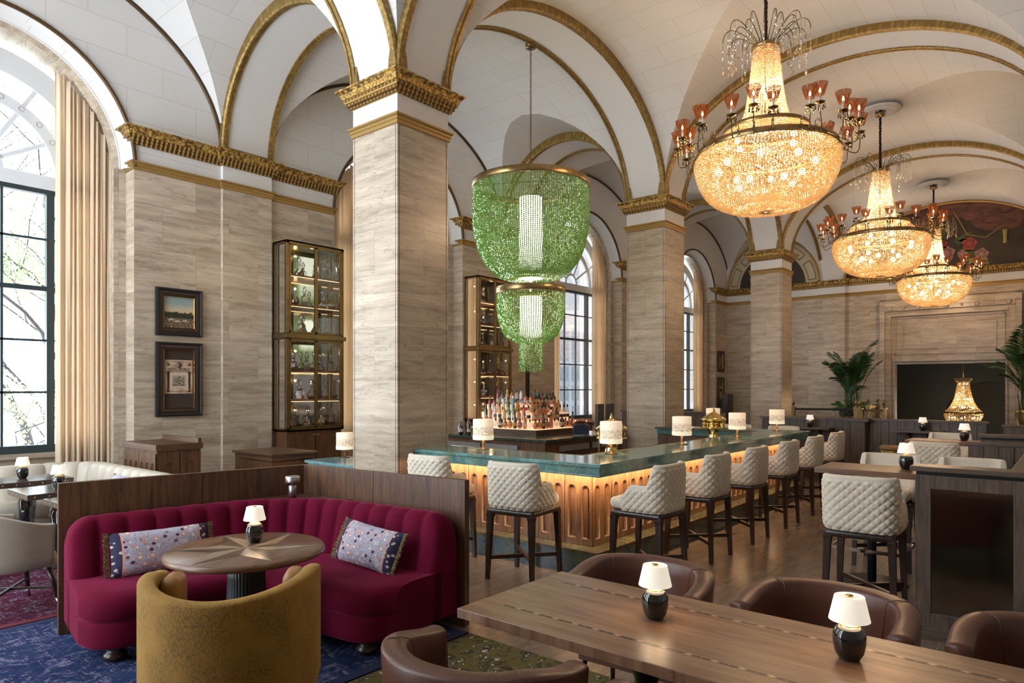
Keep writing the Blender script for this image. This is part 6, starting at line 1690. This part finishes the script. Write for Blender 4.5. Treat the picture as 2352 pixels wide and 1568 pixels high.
def palm(lab,loc,seed,h,n=13,sc=1,pot='planter',potm=None):
    t=thing('potted_palm',lab,'plant',loc); rg=random.Random(seed)
    b=MB(); 
    if pot=='planter': b.lathe([(0,0),(.26,0),(.33,.05),(.36,.45),(.38,.52),(.34,.54),(0,.50)],28,c=(0,0,.62)); b.lathe([(0,0),(.2,0),(.2,.62),(0,.62)],20)
    else: b.lathe([(0,0),(.2,0),(.2,.05),(.08,.12),(.07,.3),(.16,.45),(.24,.72),(.22,.80),(.26,.86),(.2,.88),(0,.84)],26,c=(0,0,.30)); b.lathe([(0,0),(.25,0),(.25,.3),(0,.3)],4)
    b.build('pot',potm,t)
    for k in range(n):
        az=rg.uniform(0,2*PI); el=rg.uniform(.15,1.0) ; L=h*rg.uniform(.55,1.0); hz=rg.uniform(.0,.55)*h*.6
        hz=rg.uniform(0,.85)*(h*.42); ax,ay=rg.uniform(-.13,.13),rg.uniform(-.13,.13); p=Vector((ax*1.5,ay*1.5,1.12+hz)); d=Vector((math.cos(az)*math.cos(1.45),math.sin(az)*math.cos(1.45),math.sin(1.45))); pts=[p.copy()]; stiff=rg.uniform(.4,1.0)
        N=16
        for i in range(N):
            u=i/N; bend=(.02+.17*u**1.5)*stiff*1.25; hor=Vector((math.cos(az),math.sin(az),0)); d=(d+hor*bend-Vector((0,0,bend*.62*(u>.35)))).normalized(); p=p+d*(L/N); pts.append(p.copy())
        b=MB(); b.tube([(ax,ay,1.1),tuple(pts[0])],.012,5); b.tube(pts,lambda u:.008*(1-.75*u),5)
        side=Vector((-math.sin(az),math.cos(az),0))
        for i in range(int(N*.42),N+1):
            for q in range(3):
                f=(i-1+q/3); j=min(N-1,int(f)); base=pts[j].lerp(pts[j+1],f-j); u=f/N; tdir=(pts[j+1]-pts[j]).normalized()
                ll=.34*sc*max(0,math.sin(PI*min(1,max(0,(u-.40)/.64+.12))))**.7+.05
                for s in (-1,1):
                    ld=(side*s*.85+tdir*.75+Vector((0,0,-.18+rg.uniform(-.1,.1)))).normalized(); wv=tdir.cross(ld).cross(ld).normalized()*.014*sc*1.2
                    m=base+ld*ll*.5+Vector((0,0,.0)); e=base+ld*ll+Vector((0,0,-.10*ll)); ii=b.V(base,m+wv,e,m-wv); b.F([ii,ii+1,ii+2,ii+3])
        b.build('frond',leafm,t,recalc=False)
    b=MB()
    for k in range(90 if pot=='planter' else 0):
        a=rg.uniform(0,2*PI); r=rg.uniform(.1,.52); c=Vector((r*math.cos(a),r*math.sin(a),1.10+rg.uniform(-.05,.38)*(1-r))); s=rg.uniform(.05,.10); dd=Vector((math.cos(a),math.sin(a),rg.uniform(-.3,.5))).normalized(); e=dd.orthogonal().normalized(); i=b.V(c-dd*s,c+e*s*.6,c+dd*s,c-e*s*.6); b.F([i,i+1,i+2,i+3])
    if len(b.v): tag(b.build('underplanting',bumpy('pothos_green',(.05,.16,.035),.4,0,6,.1,.002,.3),t,recalc=False),None,None,kind='stuff')
    return t
palm('tall potted palm in a dark green planter by the balustrade',(23.05,5.45,0),3,1.9,24,1.0,'planter',simple('dark_green_planter',(.02,.04,.035),.35))
palm('palm in a carved urn at the right edge beside the alcove opening',(23.2,1.15,0),17,2.1,18,1.1,'urn',M['brass_dull'])
